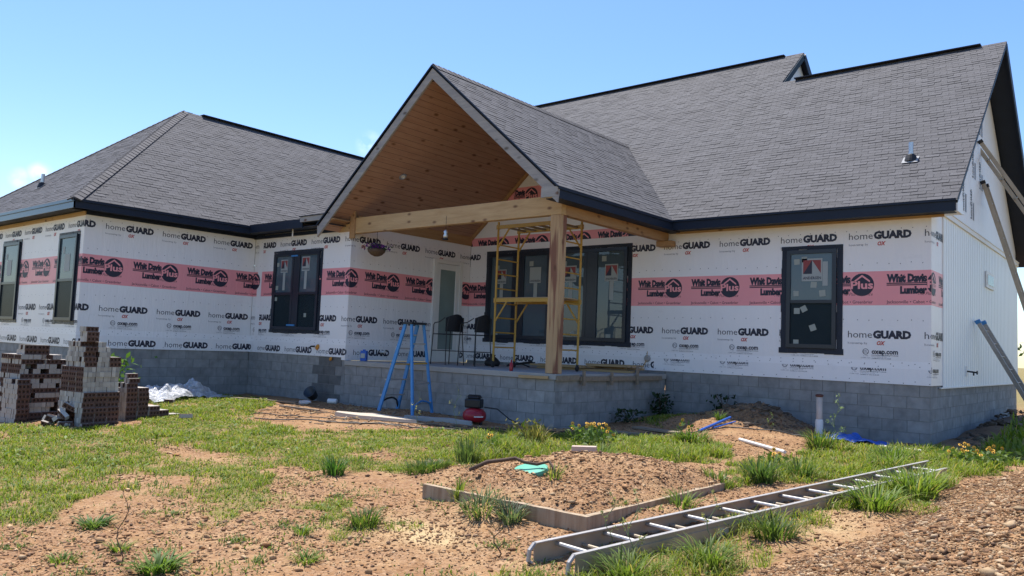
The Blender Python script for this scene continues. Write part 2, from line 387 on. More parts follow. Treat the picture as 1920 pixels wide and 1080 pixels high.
def axis(lo, hi, step, far):
    a = list(np.arange(lo, hi+1e-6, step)); s = step; x = hi; up = []
    while x < far: s *= 1.35; x += s; up.append(x)
    s = step; x = lo; dn = []
    while x > -far: s *= 1.35; x -= s; dn.append(x)
    return np.array(dn[::-1]+a+up)
gx = axis(4.5, 15, .05, 2500); 
gx = np.unique(np.concatenate([gx[gx >= 4.5], np.arange(-6, 4.5, .12), axis(-6, 15, .3, 2500)[axis(-6, 15, .3, 2500) < -6]]))
gy = axis(-10.2, 4.2, .05, 2500)
GX, GY = np.meshgrid(gx, gy); gv = np.stack([GX, GY, ground(GX, GY)], -1).reshape(-1, 3)
ny, nx = GX.shape; I = np.arange(ny*nx).reshape(ny, nx)
gf = np.stack([I[:-1, :-1], I[:-1, 1:], I[1:, 1:], I[1:, :-1]], -1).reshape(-1, 4)
gd = grassy(gv[:, 0], gv[:, 1]); far = ss((np.hypot(gv[:, 0]-5, gv[:, 1])-18)/6); gd = np.maximum(gd, far)
dkm = np.clip(gau(gv[:, 0], gv[:, 1], 8.2, 3.6, .9, .42)*1.3+gau(gv[:, 0], gv[:, 1], 11.3, 8.5, .9, 3), 0, 1)  # dark mound soil; at the right end the shade is painted into the soil
snd = np.clip(1.4*gau(gv[:, 0], gv[:, 1], 9.3, -6.55, .45, .28)+.8*gau(gv[:, 0], gv[:, 1], 11.6, -4.0, .3, .8), 0, 1)
gobj = np_mesh('ground', gv, gf, M['ground'], np.stack([gd, dkm, snd], 1), True)
tag(gobj, kind='structure')

# ================================================================ HOUSE
HX = Vector((3.5, 4.0, -1.0))
house = empty('house', HX, 'large unfinished house in white house wrap with grey shingle roofs and a gabled timber porch', 'house')
def P(mb, name, mats, parent=None, **k): return mb.build(name, mats, parent or house, **k)
a_, d_, e_, L_ = 3.757, 3.881, 4.083, 10.749
# ---- lettering
_gl = {}
def glyphs(text, off=0.0, res=2, shear=0.0):
    key = (text, off, shear)
    if key in _gl: return _gl[key]
    c = bpy.data.curves.new('lettering', 'FONT'); c.body = text; c.offset = off; c.resolution_u = res; c.shear = shear; c.fill_mode = 'FRONT'
    o = bpy.data.objects.new('lettering', c); COL.objects.link(o)
    dg = bpy.context.evaluated_depsgraph_get(); ev = o.evaluated_get(dg); me = ev.to_mesh()
    vs = [(v.co.x, v.co.y) for v in me.vertices]; fs = [tuple(p.vertices) for p in me.polygons]
    ev.to_mesh_clear(); bpy.data.objects.remove(o); bpy.data.curves.remove(c)
    x0 = min(v[0] for v in vs); x1 = max(v[0] for v in vs)
    vs = [((x-x0)/(x1-x0), y) for x, y in vs]        # x to 0..1, y in font units (cap height ~ .73)
    _gl[key] = (vs, fs); return _gl[key]
class Wall:
    def __init__(s, o, u, n, length, s0=0.0):
        s.o = Vector((o[0], o[1], 0)); s.u = Vector((u[0], u[1], 0)); s.n = Vector((n[0], n[1], 0)); s.L = length; s.s0 = s0
    def p(s, u, z, n=0.0): return s.o+s.u*u+s.n*n+Vector((0, 0, z))
    def box(s, mb, u0, u1, z0, z1, n0, n1, mi=0, col=None):
        mb.obox(s.p((u0+u1)/2, (z0+z1)/2, (n0+n1)/2), s.u, s.n, (0, 0, 1), (abs(u1-u0), abs(n1-n0), abs(z1-z0)), mi, col)
    def flat(s, mb, pts, n, mi=0, col=None, rect=None):
        if rect:
            for a in ((1, 0, rect[1]), (-1, 0, -rect[0]), (0, 1, rect[3]), (0, -1, -rect[2])):
                pts = clip(pts, *a)
                if len(pts) < 3: return
        q = [s.p(x, z, n) for x, z in pts]
        if len(q) > 2:
            nn = (q[1]-q[0]).cross(q[2]-q[0])
            if nn.dot(s.n) < 0: q = q[::-1]
            mb.face(q, mi, col)
    def text(s, mb, t, u, z, w, cap, n=.003, mi=1, off=0, shear=0, rect=None, res=2, col=None):
        vs, fs = glyphs(t, off, res, shear); k = cap/.73
        if rect and (u > rect[1] or u+w < rect[0]): return
        inside = rect is None or (u >= rect[0] and u+w <= rect[1] and z-.3*k >= rect[2] and z+k <= rect[3])
        V = [(u+x*w, z+y*k) for x, y in vs]
        if inside:
            W = [s.p(x, y, n) for x, y in V]
            f0 = fs[0]; flip = (W[f0[1]]-W[f0[0]]).cross(W[f0[2]]-W[f0[0]]).dot(s.n) < 0
            mb.poly(W, [f[::-1] for f in fs] if flip else fs, mi, col)
        else:
            for f in fs: s.flat(mb, [V[i] for i in f], n, mi, col, rect)
def disc(cx, cz, r, n=24): return [(cx+r*math.cos(2*math.pi*i/n), cz+r*math.sin(2*math.pi*i/n)) for i in range(n)]
PINK = (1.02, .40, .43)
def print_hg(w, mb, u, z, rect, ox=True):
    w.text(mb, 'home', u, z, .41, .128, off=-.004, rect=rect); w.text(mb, 'GUARD', u+.425, z, .625, .130, off=.065, rect=rect)
    if ox:
        w.text(mb, 'housewrap by', u, z-.115, .33, .042, mi=3, rect=rect, res=1); w.text(mb, 'OX', u+.49, z-.122, .14, .068, mi=2, off=.05, shear=.25, rect=rect)
def print_ox(w, mb, u, z, rect):           # emblem and web address block
    w.flat(mb, disc(u+.06, z+.035, .055, 14), .003, 3, None, rect); w.flat(mb, disc(u+.06, z+.035, .042, 12), .004, 4, (1, 1, 1), rect)
    w.text(mb, 'ETL', u+.025, z+.012, .07, .045, n=.005, mi=3, off=.02, rect=rect, res=1)
    w.text(mb, 'c us', u+.02, z-.045, .08, .022, mi=3, rect=rect, res=1)
    w.text(mb, 'oxep.com', u+.16, z, .435, .088, off=.035, rect=rect)
    w.text(mb, 'HomeGuard Building Products', u+.16, z-.034, .44, .022, mi=3, off=.02, rect=rect, res=1)
    w.text(mb, 'Control Number 4011901', u+.16, z-.062, .25, .020, mi=3, rect=rect, res=1); w.text(mb, 'Certified to CCL-10-AC38', u+.16, z-.092, .32, .020, mi=3, off=.02, rect=rect, res=1)
    w.text(mb, 'CCRR 1020', u-.02, z-.085, .16, .022, mi=3, rect=rect, res=1)
def print_wd(w, mb, u, dz, rect):
    z = dz
    w.text(mb, 'Whit Davis', u, 1.790+z, .65, .132, off=.075, rect=rect)
    for q in (1.752, 1.722): w.flat(mb, [(u, q+z), (u+.66, q+z), (u+.66, q+.019+z), (u, q+.019+z)], .003, 1, None, rect)
    w.text(mb, 'Lumber', u+.22, 1.585+z, .43, .12, off=.075, rect=rect)
    w.flat(mb, disc(u+.847, 1.745+z, .205), .0035, 1, None, rect)
    w.text(mb, 'Plus', u+.652, 1.675+z, .385, .14, n=.006, mi=4, off=.03, rect=rect, col=PINK)
    for sgn in (-1, 1):
        q = [(u+.847, 1.925+z), (u+.847, 1.888+z), (u+.847+sgn*.135, 1.785+z), (u+.847+sgn*.135, 1.82+z)]
        w.flat(mb, q, .006, 4, PINK, rect)
    w.text(mb, 'The Plus is Service', u+.5, 1.55+z, .53, .058, mi=1, shear=.3, off=-.005, rect=rect)
    w.text(mb, 'Jacksonville • Cabot • Greenbrier', u, 1.408+z, 1.03, .058, mi=1, rect=rect)
def kk(phase, per, s0, s1): return [phase+per*k for k in range(int(math.floor((s0-phase)/per))-1, int(math.ceil((s1-phase)/per))+1)]
INKS = None
M['pinkink'] = M['wrap']
def wrap_wall(w, name, ztop, ph, strip='hg', z0=0.0, thick=.14, pieces=None, seams=()):
    mb = MB(); W1 = (1, 1, 1)
    w.box(mb, .006, w.L-.006, z0, ztop, 0, -thick, 0, W1)
    w.box(mb, 0, w.L, 1.375, 1.983, 0, .0015, 0, PINK)
    w.box(mb, 0, w.L, z0, .272, 0, .002, 0, (1, 1, 1.01)); w.box(mb, 0, w.L, .272, .40, 0, .001, 0, (1.05, 1.06, 1.08))
    s0, s1 = w.s0, w.s0+w.L; rect = (0, w.L, z0+.005, ztop)
    for s in kk(ph['top'], ph['per'], s0-1.2, s1): print_hg(w, mb, s-w.s0, 2.57, rect)
    for s in kk(ph['mid'], ph['per'], s0-1.2, s1): print_hg(w, mb, s-w.s0, .795, rect); print_ox(w, mb, s-w.s0+.245, .515, rect)
    for s in kk(ph['wd'], ph['per'], s0-1.2, s1): print_wd(w, mb, s-w.s0, 0, rect)
    for s in kk(ph['bot'], ph['per'], s0-1.2, s1):
        if strip == 'hg': print_hg(w, mb, s-w.s0, .06, (0, w.L, z0+.005, .27), False)
        elif s+.5 > strip: print_ox(w, mb, s-w.s0, .225, (max(0, strip-w.s0), w.L, z0+.005, .262))
    if strip != 'hg':
        for s in kk(4.92, 1.26, s0-1.2, strip): print_hg(w, mb, s-w.s0, .06, (0, strip-w.s0, z0+.005, .27), False)
    rr = random.Random(len(name)+int(w.L*10))
    for z in (.04, .315, .36, 1.12, 2.12, 2.72):       # rows of cap nails
        u = .1
        while u < w.L:
            w.flat(mb, disc(u, z+rr.uniform(-.02, .02), .009, 6), .005, 3); u += rr.uniform(.17, .26)
    for u in seams: w.box(mb, u, u+.18, z0, ztop, .002, .0032, 0, (1.04, 1.04, 1.05))
    # 4 = white/pink parts of prints share the wrap sheet material
    return P(mb, 'wall', [M['wrap'], M['ink'], M['redink'], M['greyink'], M['wrap']])
PA = dict(top=.433, mid=.424, wd=1.073, bot=.666, per=1.26)
PB = dict(top=-.205, mid=-.19, wd=.43, bot=.22, per=1.235)
PC = dict(top=9.39, mid=9.387, wd=10.036, bot=9.439, per=1.26)
ZT = 2.93
LWX = -11.75
wLF = Wall((LWX, -e_), (1, 0), (0, -1), -a_-LWX, LWX+a_)
wLR = Wall((-a_, -e_), (0, 1), (1, 0), e_, 0)
wW1 = Wall((-a_, 0), (1, 0), (0, -1), a_, -a_)
wPW = Wall((0, 0), (0, 1), (1, 0), d_, 0)
wMN = Wall((0, d_), (1, 0), (0, -1), L_, 0)
END = 13.62
wEN = Wall((L_, d_), (0, 1), (1, 0), END-d_, L_)
wLL = Wall((LWX, 8.0), (0, -1), (-1, 0), 8.0+e_, 0)
wrap_wall(wLF, 'lf', ZT, PA); wrap_wall(wLR, 'lr', ZT, PA); wrap_wall(wW1, 'w1', ZT, PB, seams=(.18,)); wrap_wall(wPW, 'pw', 2.96, PB, z0=-.055); wrap_wall(wMN, 'mn', 2.90, PC, strip=5.43)
# end wall: strip of wrap, siding panel, gable wrap above
mbe = MB(); wEN.box(mbe, .006, END-d_-.006, 0, 3.0, 0, -.14, 0, (1, 1, 1)); wEN.box(mbe, 0, .9, 1.375, 1.983, 0, .0015, 0, PINK)
rc = (0, .9, .005, 2.95)
for s in kk(PC['top'], 1.26, L_-1.2, L_+.9): print_hg(wEN, mbe, s-L_, 2.57, rc)
for s in kk(PC['mid'], 1.26, L_-1.2, L_+.9): print_hg(wEN, mbe, s-L_, .795, rc); print_ox(wEN, mbe, s-L_+.245, .515, rc); print_ox(wEN, mbe, s-L_+.05, .225, rc)
for s in kk(PC['wd'], 1.26, L_-1.2, L_+.9): print_wd(wEN, mbe, s-L_, 0, rc)
P(mbe, 'wall', [M['wrap'], M['ink'], M['redink'], M['greyink'], M['wrap']])
mb = MB(); wEN.box(mb, .86, END-d_, -.03, 3.04, .001, .014)
u = .9
while u < END-d_: wEN.box(mb, u, u+.012, -.03, 3.04, .014, .0185); u += .2032
P(mb, 'siding_panel', M['siding'])
mb = MB(); wEN.box(mb, .5, END-d_, 3.04, 3.13, .001, .05); wEN.box(mb, .5, END-d_, 3.13, 3.15, .001, .065); wEN.box(mb, .62, END-d_, -.055, -.03, .001, .03); P(mb, 'siding_trim', M['white'])
# upper gable on the end wall (triangular)
YR, ZR, TP = 8.75, 7.50, .8333
mb = MB()
def gface(y): return ZR-.16-TP*abs(y-YR)
wEN.flat(mb, [(.15, 3.0), (END-d_-.15, 3.0), (END-d_-.15, gface(END-.15)), (YR-d_, gface(YR)), (.15, gface(d_+.15))], -.004, 0, (1, 1, 1))
for (yy, zz, hh) in ((6.0, 3.35, .62), (6.7, 3.45, .62), (7.5, 3.4, .62), (6.9, 4.35, .62), (7.7, 4.3, .6), (8.5, 4.2, .6), (7.8, 5.2, .6), (8.5, 5.4, .55), (8.6, 6.2, .5)):   # wrap hung sideways: upright lettering
    vs, fs = glyphs('homeGUARD', .03, 1); kq = .16/.73
    for f in fs: wEN.flat(mb, [(yy-d_-vs[i][1]*kq, zz+vs[i][0]*hh) for i in f], .002, 1)
    for q in (0.1, .16, .2): wEN.flat(mb, [(yy-d_+q, zz), (yy-d_+q+.03, zz), (yy-d_+q+.03, zz+hh*.6), (yy-d_+q, zz+hh*.6)], .002, 3)
P(mb, 'gable_wall', [M['wrap'], M['ink'], M['redink'], M['greyink']])
# porch gable wall
PXR, PZR, PT = 2.85, 5.82, .857
def pz(x, off=0): return PZR-off-PT*abs(x-PXR)
wG = Wall((0, d_), (1, 0), (0, -1), 5.72, 0); mb = MB()
prof = [(0, 2.90), (5.72, 2.90), (5.72, pz(5.72, .2)), (PXR, pz(PXR, .2)), (0, pz(0, .2))]
wG.flat(mb, prof, .001, 0, (1, 1, 1))
for dz, zlo, zhi, phw in ((1.137, 2.915, 3.12, .24), (2.33, 3.705, 4.31, 1.08)):
    band = [(0, zlo), (5.72, zlo), (5.72, zhi), (0, zhi)]
    for q in ((PT, 1, PZR-.2+PT*PXR), (-PT, 1, PZR-.2-PT*PXR)): band = clip(band, q[0], q[1], q[2])
    wG.flat(mb, band, .003, 0, PINK)
    m2 = MB()
    for s in kk(phw, 1.22, 0, 5.7):
        lo = max(0, PXR-(PZR-.25-zhi)/PT); hi = min(5.72, PXR+(PZR-.25-zhi)/PT)
        w2 = Wall((0, d_-.003), (1, 0), (0, -1), 5.72, 0); print_wd(w2, mb, s, dz, (lo, hi, zlo, zhi))
P(mb, 'gable_wall', [M['wrap'], M['ink'], M['redink'], M['greyink'], M['wrap']])
# other outer walls (far sides)
mb = MB(); wLL.box(mb, 0, wLL.L, 0, ZT, 0, -.14, 0, (1, 1, 1)); mb.box((LWX, 7.86, 0), (0, 8, ZT), 0, (1, 1, 1)); mb.box((0, END-.14, 0), (L_-.14, END, ZT), 0, (1, 1, 1)); mb.box((-.14, 8, 0), (0, END, ZT), 0, (1, 1, 1)); P(mb, 'wall', M['wrap'])

# ---- block foundations
def foundation(specs, name='foundation', seed=1):
    rr = random.Random(seed); mb = MB()
    for w, u0, u1, zt, zb, nn in specs:
        w.box(mb, u0+.01, u1-.01, zb, zt-.002, nn-.006, nn-.16, 1)
        z = zt; row = 0
        while z > zb:
            zz = max(zb, z-.2032); u = u0-(.2032 if row % 2 else 0)-rr.uniform(0, .02)
            while u < u1:
                ua, ub = max(u0, u), min(u1, u+.4064)
                if ub-ua > .03:
                    g = rr.uniform(.235, .285)*(1.08 if rr.random() < .1 else 1); g = g*(.5 if (w is wW1 and 2.75 < u+.2 < 3.45) else 1); c = (g, g*1.0, g*.985)
                    j = .005; dn = nn+rr.uniform(-.002, .0025)
                    A, B, C0, D = (ua+j, zz+j), (ub-j, zz+j), (ub-j, z-j), (ua+j, z-j)
                    w.flat(mb, [A, B, C0, D], dn, 0, c)
                    for p, q in ((A, B), (B, C0), (C0, D), (D, A)): mb.face([w.p(*p, dn), w.p(*q, dn), w.p(*q, nn-.006), w.p(*p, nn-.006)], 0, c)
                u += .4064
            z = zz if zz > zb else zb-1; row += 1
    return P(mb, name, [M['block'], M['mortar']])
foundation([(wLF, 0, wLF.L-.02, -.0, -1.45, -.02), (wLR, .02, wLR.L+.02, -.0, -1.45, -.02), (wW1, -.025, wW1.L, -.0, -1.45, -.02), (wMN, 5.70, L_-.02, -.0, -1.45, -.02), (wMN, 0, 5.70, 0, -.3, -.02), (wEN, .02, END-d_, -.0, -1.45, -.02), (wLL, 0, wLL.L, 0, -1.45, -.02)], seed=3)
wPF = Wall((0.02, 0), (1, 0), (0, -1), 5.70, 0); wPR = Wall((5.72, 0), (0, 1), (1, 0), d_, 0)
foundation([(wPF, 0, 5.70, -.16, -1.45, 0), (wPR, 0, d_-.02, -.16, -1.45, 0)], 'porch_foundation', 5)
mb = MB(); mb.box((.02, -.025, -.16), (5.745, 3.865, -.06)); P(mb, 'porch_slab', M['concrete'], bevel=.008)
# damp stain spout pieces on wall W1: orange foam lumps and little hose bibs
for c, r in (((-.98, -.02, .20), .07), ((-.46, -.03, -.045), .05)):
    mb = MB(); mb.lathe((c[0], c[1]-.03, c[2]), [(.01, 0), (r*.8, .015), (r, .035), (r*.7, .05)], 9, 0, (0, 1, 0), 1.1, .8); P(mb, 'foam_sealant', M['orange'])
mb = MB(); mb.tube([(-1.10, -.0, .215), (-1.10, -.10, .21), (-1.12, -.11, .19)], .018, 8); P(mb, 'pipe_stub', M['black'])
mb = MB(); mb.tube([(0.0, 1.0, .15), (.16, 1.0, .15)], .03, 10); P(mb, 'pipe_stub', M['pvc'])
# outlet with hanging cables on the main wall
mb = MB(); mb.lathe((5.28, d_-.002, .25), [(.07, 0), (.075, -.03), (.05, -.06)], 10, 0, (0, 1, 0)); mb.tube([(5.28, d_-.05, .23), (5.24, d_-.07, .12), (5.16, d_-.06, .02)], .012, 6, 1); mb.tube([(5.28, d_-.05, .25), (5.30, d_-.06, .40)], .008, 6, 1); P(mb, 'cable_outlet', [M['greywood'], M['lath']])
mb = MB(); mb.box((L_+.015, 6.72, .16), (L_+.03, 6.84, .36)); mb.tube([(L_+.02, 6.78, .26), (L_+.20, 6.80, .24)], .016, 8, 1); mb.tube([(L_+.14, 6.8, .25), (L_+.14, 6.8, .18)], .013, 8, 1); mb.lathe((L_+.20, 6.80, .24), [(.035, -.01), (.04, 0), (.035, .01)], 10, 1, (1, 0, 0)); P(mb, 'hose_tap', [M['white'], M['black']])
mb = MB(); wEN.box(mb, 4.97, 5.98, 2.10, 2.46, .026, .05); wEN.box(mb, 5.1, 5.85, 2.17, 2.39, .05, .056, 1); P(mb, 'side_window', [M['white'], M['glass']])

# ---- roofs
EXP = .1143
def roof_slope(mb, O, u, v, poly, rr, deck=.05):
    """poly in slope coords (u along the eave, v up the slope); real stepped shingle courses"""
    O = Vector(O); u = Vector(u); v = Vector(v); n = u.cross(v).normalized()
    W = lambda a, b, h: O+u*a+v*b+n*h
    mb.face([W(a, b, -.002) for a, b in poly], 1); mb.face([W(a, b, -deck) for a, b in poly][::-1], 1)
    for i in range(len(poly)):
        (a, b), (c, d) = poly[i], poly[(i+1) % len(poly)]; mb.face([W(a, b, -deck), W(c, d, -deck), W(c, d, -.002), W(a, b, -.002)], 1)
    vmin = min(b for a, b in poly); vmax = max(b for a, b in poly); i = int(math.floor(vmin/EXP+1e-6))
    while i*EXP < vmax-1e-4:
        v0, v1 = i*EXP, (i+1)*EXP
        row = [(-1e3, v0), (1e3, v0), (1e3, v1), (-1e3, v1)]; cl = list(poly)
        cl = clip(clip(cl, 0, 1, v1), 0, -1, -v0)
        if len(cl) >= 3:
            umin = min(p[0] for p in cl); umax = max(p[0] for p in cl); x = math.floor(umin/.25)*.25-.25+(i*.104+rr.uniform(-.006, .006)) % .25; cg = rr.uniform(.95, 1.05)
            while x < umax:
                x2 = x+.25
                pc = clip(clip(cl, 1, 0, x2-.006), -1, 0, -x)
                if len(pc) >= 3:
                    h = rr.choice((.004, .006, .007, .009, .012)); g = rr.uniform(.068, .092)*cg; c = (g*1.0, g*.98, g*1.06)
                    mb.face([W(a, b, h+(.003-h)*(b-v0)/EXP) for a, b in pc], 0, c)
                    lo = [p for p in pc if p[1] < v0+1e-5]
                    if len(lo) >= 2:
                        ua = min(p[0] for p in lo); ub = max(p[0] for p in lo); gc = tuple(q*.6 for q in c)  # butt edge painted darker to deepen the shadow line under each tab
                        mb.face([W(ua, v0, -.001), W(ub, v0, -.001), W(ub, v0, h), W(ua, v0, h)], 0, gc)
                x = x2
        i += 1
RM = [M['shingle'], M['fascia']]
cs = 1/math.sqrt(1+TP*TP); sn = TP*cs
rr = random.Random(11)
# main front slope, plane through y=3.48 z=3.11 ; v = slope distance
YE, ZE = 3.48, 3.11
O = (0, YE, ZE); U = (1, 0, 0); Vv = (0, cs, sn); sv = lambda y: (y-YE)/cs
mb = MB(); XR = 11.22; XL = 6.22; vR = 60*EXP; VY = 6.70
YR_ = YE+vR*cs; ZR_ = ZE+vR*sn; vL = sv(10.3); ZL_ = ZE+vL*sn
roof_slope(mb, O, U, Vv, [(6.0, 0), (XR, 0), (XR, vR), (6.0, vR)], rr)
roof_slope(mb, O, U, Vv, [(6.0, 0), (6.0, vR), (PXR, vR), (PXR, sv(VY))], rr)
roof_slope(mb, O, U, Vv, [(-.3, .0), (PXR, sv(VY)), (PXR, vR), (-.3, vR)], rr)
roof_slope(mb, O, U, Vv, [(-7.75, 0), (-.3, 0), (-.3, vR), (-7.75, vR)], rr)
roof_slope(mb, O, U, Vv, [(-6.2, vR), (XL, vR), (XL, vL), (-4.5, vL)], rr)
# back slopes: plain decks
def deck(mb, pts, th=.06, mi=1):
    pts = [Vector(p) for p in pts]; n = (pts[1]-pts[0]).cross(pts[2]-pts[0]).normalized()
    if n.z < 0: pts = pts[::-1]; n = -n
    q = [p-n*th for p in pts]; mb.face(pts, mi); mb.face(q[::-1], mi)
    for i in range(len(pts)): j = (i+1) % len(pts); mb.face([pts[i], q[i], q[j], pts[j]], mi)
deck(mb, [(XR, YR_, ZR_), (XL-.3, YR_, ZR_), (XL-.3, END+.4, ZR_-TP*(END+.4-YR_)), (XR, END+.4, ZR_-TP*(END+.4-YR_))])
deck(mb, [(XL, 10.3, ZL_), (-4.5, 10.3, ZL_), (-4.5, END+3, ZL_-TP*(END+2.7-10)), (XL, END+3, ZL_-TP*(END+2.7-10))])
deck(mb, [(-4.5, 10.3, ZL_), (-6.2, YR_, ZR_), (-9, YE, ZE+.2), (-9, 14, 3.5)])
main_roof = P(mb, 'roof', RM)
mb = MB(); mb.bar((XL+.35, YR_, ZR_+.02), (10.73, YR_, ZR_+.012), .24, .024); mb.bar((-4.4, 10.3, ZL_+.02), (5.70, 10.3, ZL_+.012), .24, .024); P(mb, 'ridge_vent', M['ridge'], main_roof)
mb = MB(); mb.box((5.98, 3.455, 2.905), (XR-.02, 3.48, 3.105)); mb.box((5.98, 3.43, 3.07), (XR-.02, 3.456, 3.112)); P(mb, 'fascia', M['fascia'], main_roof)
mb = MB(); mb.box((6.0, 3.482, 2.925), (XR-.02, 3.84, 2.945)); P(mb, 'soffit', M['fascia'], main_roof)
mb = MB(); mb.box((XR-.045, 3.50, 2.905), (XR+.0, 3.95, 3.12)); mb.box((L_+.01, 3.9, 2.97), (XR-.05, 4.3, 3.0)); P(mb, 'eave_return', M['siding'], main_roof)
mb = MB(); mb.box((5.9, 3.846, 2.885), (10.95, 3.88, 2.985)); P(mb, 'frieze_board', M['pine'], main_roof)
# rakes on the right end and on the step gable
mb = MB(); dY = Vector((0, cs, sn))
mb.bar((XR-.012, YE, ZE-.045), (XR-.012, YR_, ZR_-.045), .03, .06, up=(0, -sn, cs)); mb.bar((XR-.012, YR_, ZR_-.11), (XR-.012, END+.4, ZR_-TP*(END+.4-YR_)-.11), .03, .2, up=(0, sn, cs))
P(mb, 'rake_board', M['fascia'], main_roof)
mb = MB(); mb.bar((XL+.012, YR_+.05, ZR_-.08), (XL+.012, 10.3, ZL_-.10), .03, .14, up=(0, -sn, cs)); P(mb, 'rake_board', plain('pale_rake_board', (.045, .065, .085), .8, .1, 6, 0, .1), main_roof)
mb = MB(); mb.bar((XL+.012, 10.3, ZL_-.10), (XL+.012, 13.0, ZL_-.10-TP*2.7), .03, .20, up=(0, sn, cs)); P(mb, 'rake_board', M['fascia'], main_roof)
mb = MB(); mb.face([(XL-.15, YR_-.4, ZR_-.5), (XL-.15, 12.2, ZR_-.5), (XL-.15, 10.3, ZL_-.15)], 0, (1, 1, 1)); P(mb, 'gable_wall', M['wrap'], main_roof)
# left wing hip roof
mb = MB(); EX, EY, EZ = -3.357, -4.483, 3.06; RX = -7.75; half = EX-RX; AY = EY+half; AZ = EZ+half*TP
Vx = (-cs, 0, sn); vA = half/cs
roof_slope(mb, (EX, 0, EZ), (0, 1, 0), Vx, [(EY, 0), (9.5, 0), (9.5, vA), (AY, vA)], rr)
roof_slope(mb, (0, EY, EZ), (1, 0, 0), (0, cs, sn), [(RX-half, 0), (EX, 0), (RX, vA)], rr)
deck(mb, [(RX-half, EY, EZ), (RX, AY, AZ), (RX, 9.5, AZ), (RX-half, 9.5, EZ)], mi=1)
lw_roof = P(mb, 'roof', RM)
mb = MB(); mb.bar((RX, AY+.55, AZ+.02), (RX, 9.4, AZ+.012), .24, .026); P(mb, 'ridge_vent', M['ridge'], lw_roof)
mb = MB(); N = 46; p0 = Vector((EX+.02, EY-.02, EZ)); p1 = Vector((RX, AY, AZ))      # hip caps
for sgn, q0 in ((1, p0), (-1, Vector((RX-half, EY, EZ)))):
    dv = (p1-q0).normalized(); n1 = Vector((sn, 0, cs)) if sgn > 0 else Vector((-sn, 0, cs)); n2 = Vector((0, -sn, cs))
    w1 = n1.cross(dv); w1 = w1 if w1.dot(n2) < 0 else -w1; w2 = n2.cross(dv); w2 = w2 if w2.dot(n1) < 0 else -w2
    for i in range(N):
        a = q0+(p1-q0)*(i/N); b = q0+(p1-q0)*((i+1.15)/N); up = Vector((0, 0, 1)); g = rr.uniform(.075, .11); c = (g, g*.96, g)
        for wv, nn in ((w1, n1), (w2, n2)):
            lo = .034; hi = .022
            mb.face([a+up*lo, b+up*hi, b+wv*.15+nn*.018, a+wv*.15+nn*.030], 0, c); mb.face([a+up*lo, a+wv*.15+nn*.030, a+wv*.15, a], 0, (.055, .053, .058)); mb.face([a+wv*.15+nn*.030, b+wv*.15+nn*.018, b+wv*.15, a+wv*.15], 0, c)
P(mb, 'hip_cap', RM, lw_roof)
mb = MB(); mb.box((EX-.025, EY, EZ-.19), (EX, -.4, EZ-.005)); mb.box((EX, EY-.02, EZ-.05), (EX+.022, -.4, EZ+.002)); mb.box((-a_+.005, EY+.4, EZ-.245), (-a_+.05, -.005, EZ-.16)); P(mb, 'fascia', M['fascia'], lw_roof)
M['fascia_sky_sheen'] = plain('navy_trim_sky_sheen', (.06, .085, .12), .28, .15, 4, .3, .6)  # trim metal lightened blue to paint in the sky it reflects
mb = MB(); mb.box((RX-half, EY, EZ-.19), (EX, EY+.025, EZ-.005)); mb.box((RX-half, EY-.022, EZ-.06), (EX+.022, EY, EZ+.002)); P(mb, 'fascia', M['fascia_sky_sheen'], lw_roof)
mb = MB(); mb.box((EX-.028, EY+.03, EZ-.165), (-a_+.0, -.0, EZ-.15)); mb.box((RX-half+.03, EY+.03, EZ-.165), (EX-.03, -e_, EZ-.15)); P(mb, 'soffit', M['fascia'], lw_roof)
mb = MB(); mb.box((LWX, -e_-.03, 2.80), (-a_+.03, -e_, 2.88)); P(mb, 'frieze_board', M['pine'], lw_roof)
# low roof over the recessed room
CT = .11; c2 = 1/math.sqrt(1+CT*CT)
mb = MB(); roof_slope(mb, (0, -.42, 3.085), (1, 0, 0), (0, c2, CT*c2), [(-4.6, -.0), (-.30, -.0), (-.3, 4.9), (-6.5, 4.9)], rr)
low_roof = P(mb, 'roof', RM)
mb = MB(); mb.box((EX-.02, -.445, 2.885), (-1.22, -.42, 3.08)); mb.box((-1.22, -.10, 2.885), (-.45, -.07, 3.02)); mb.box((-3.75, -.06, 2.80), (-.45, -.005, 2.88)); P(mb, 'fascia', M['fascia'], low_roof)
mb = MB(); mb.box((-3.74, -.42, 2.90), (-.2, -.0, 2.915)); P(mb, 'soffit', M['fascia'], low_roof)
mb = MB(); mb.tube([(-1.78, -.3, 2.90), (-1.78, -.3, 2.72)], .016, 8); P(mb, 'dangling_pipe', M['pvc'], low_roof)
mb = MB(); mb.box((-.45, -.012, 2.78), (-.06, -.0, 2.95)); P(mb, 'frieze_board', M['pine'], low_roof)
# porch roof
pc_ = 1/math.sqrt(1+PT*PT); ps_ = PT*pc_; FY = -.52
mb = MB(); xE = 6.02; zE = pz(xE); vP = (xE-PXR)/pc_
roof_slope(mb, (xE, 0, zE), (0, 1, 0), (-pc_, 0, ps_), [(FY, 0), (YE+.02, 0), (VY+.05, vP), (FY, vP)], rr)
xW = -.56; vW = (PXR-xW)/pc_
roof_slope(mb, (xW, 0, pz(xW)), (0, -1, 0), (pc_, 0, ps_), [(-YE+.1, 0), (-FY, 0), (-FY, vW), (-VY-.05, vW)], rr)
porch_roof = P(mb, 'porch_roof', RM)
mb = MB(); i = 0; y = FY
while y < VY-.1:
    g = rr.uniform(.07, .11); c = (g, g*.96, g)
    for sg in (-1, 1): mb.face([(PXR, y, PZR+.034), (PXR, y+.16, PZR+.024), (PXR+sg*.15, y+.16, PZR+.018-PT*.15), (PXR+sg*.15, y, PZR+.028-PT*.15)], 0, c)
    y += .145
P(mb, 'ridge_cap', RM, porch_roof)
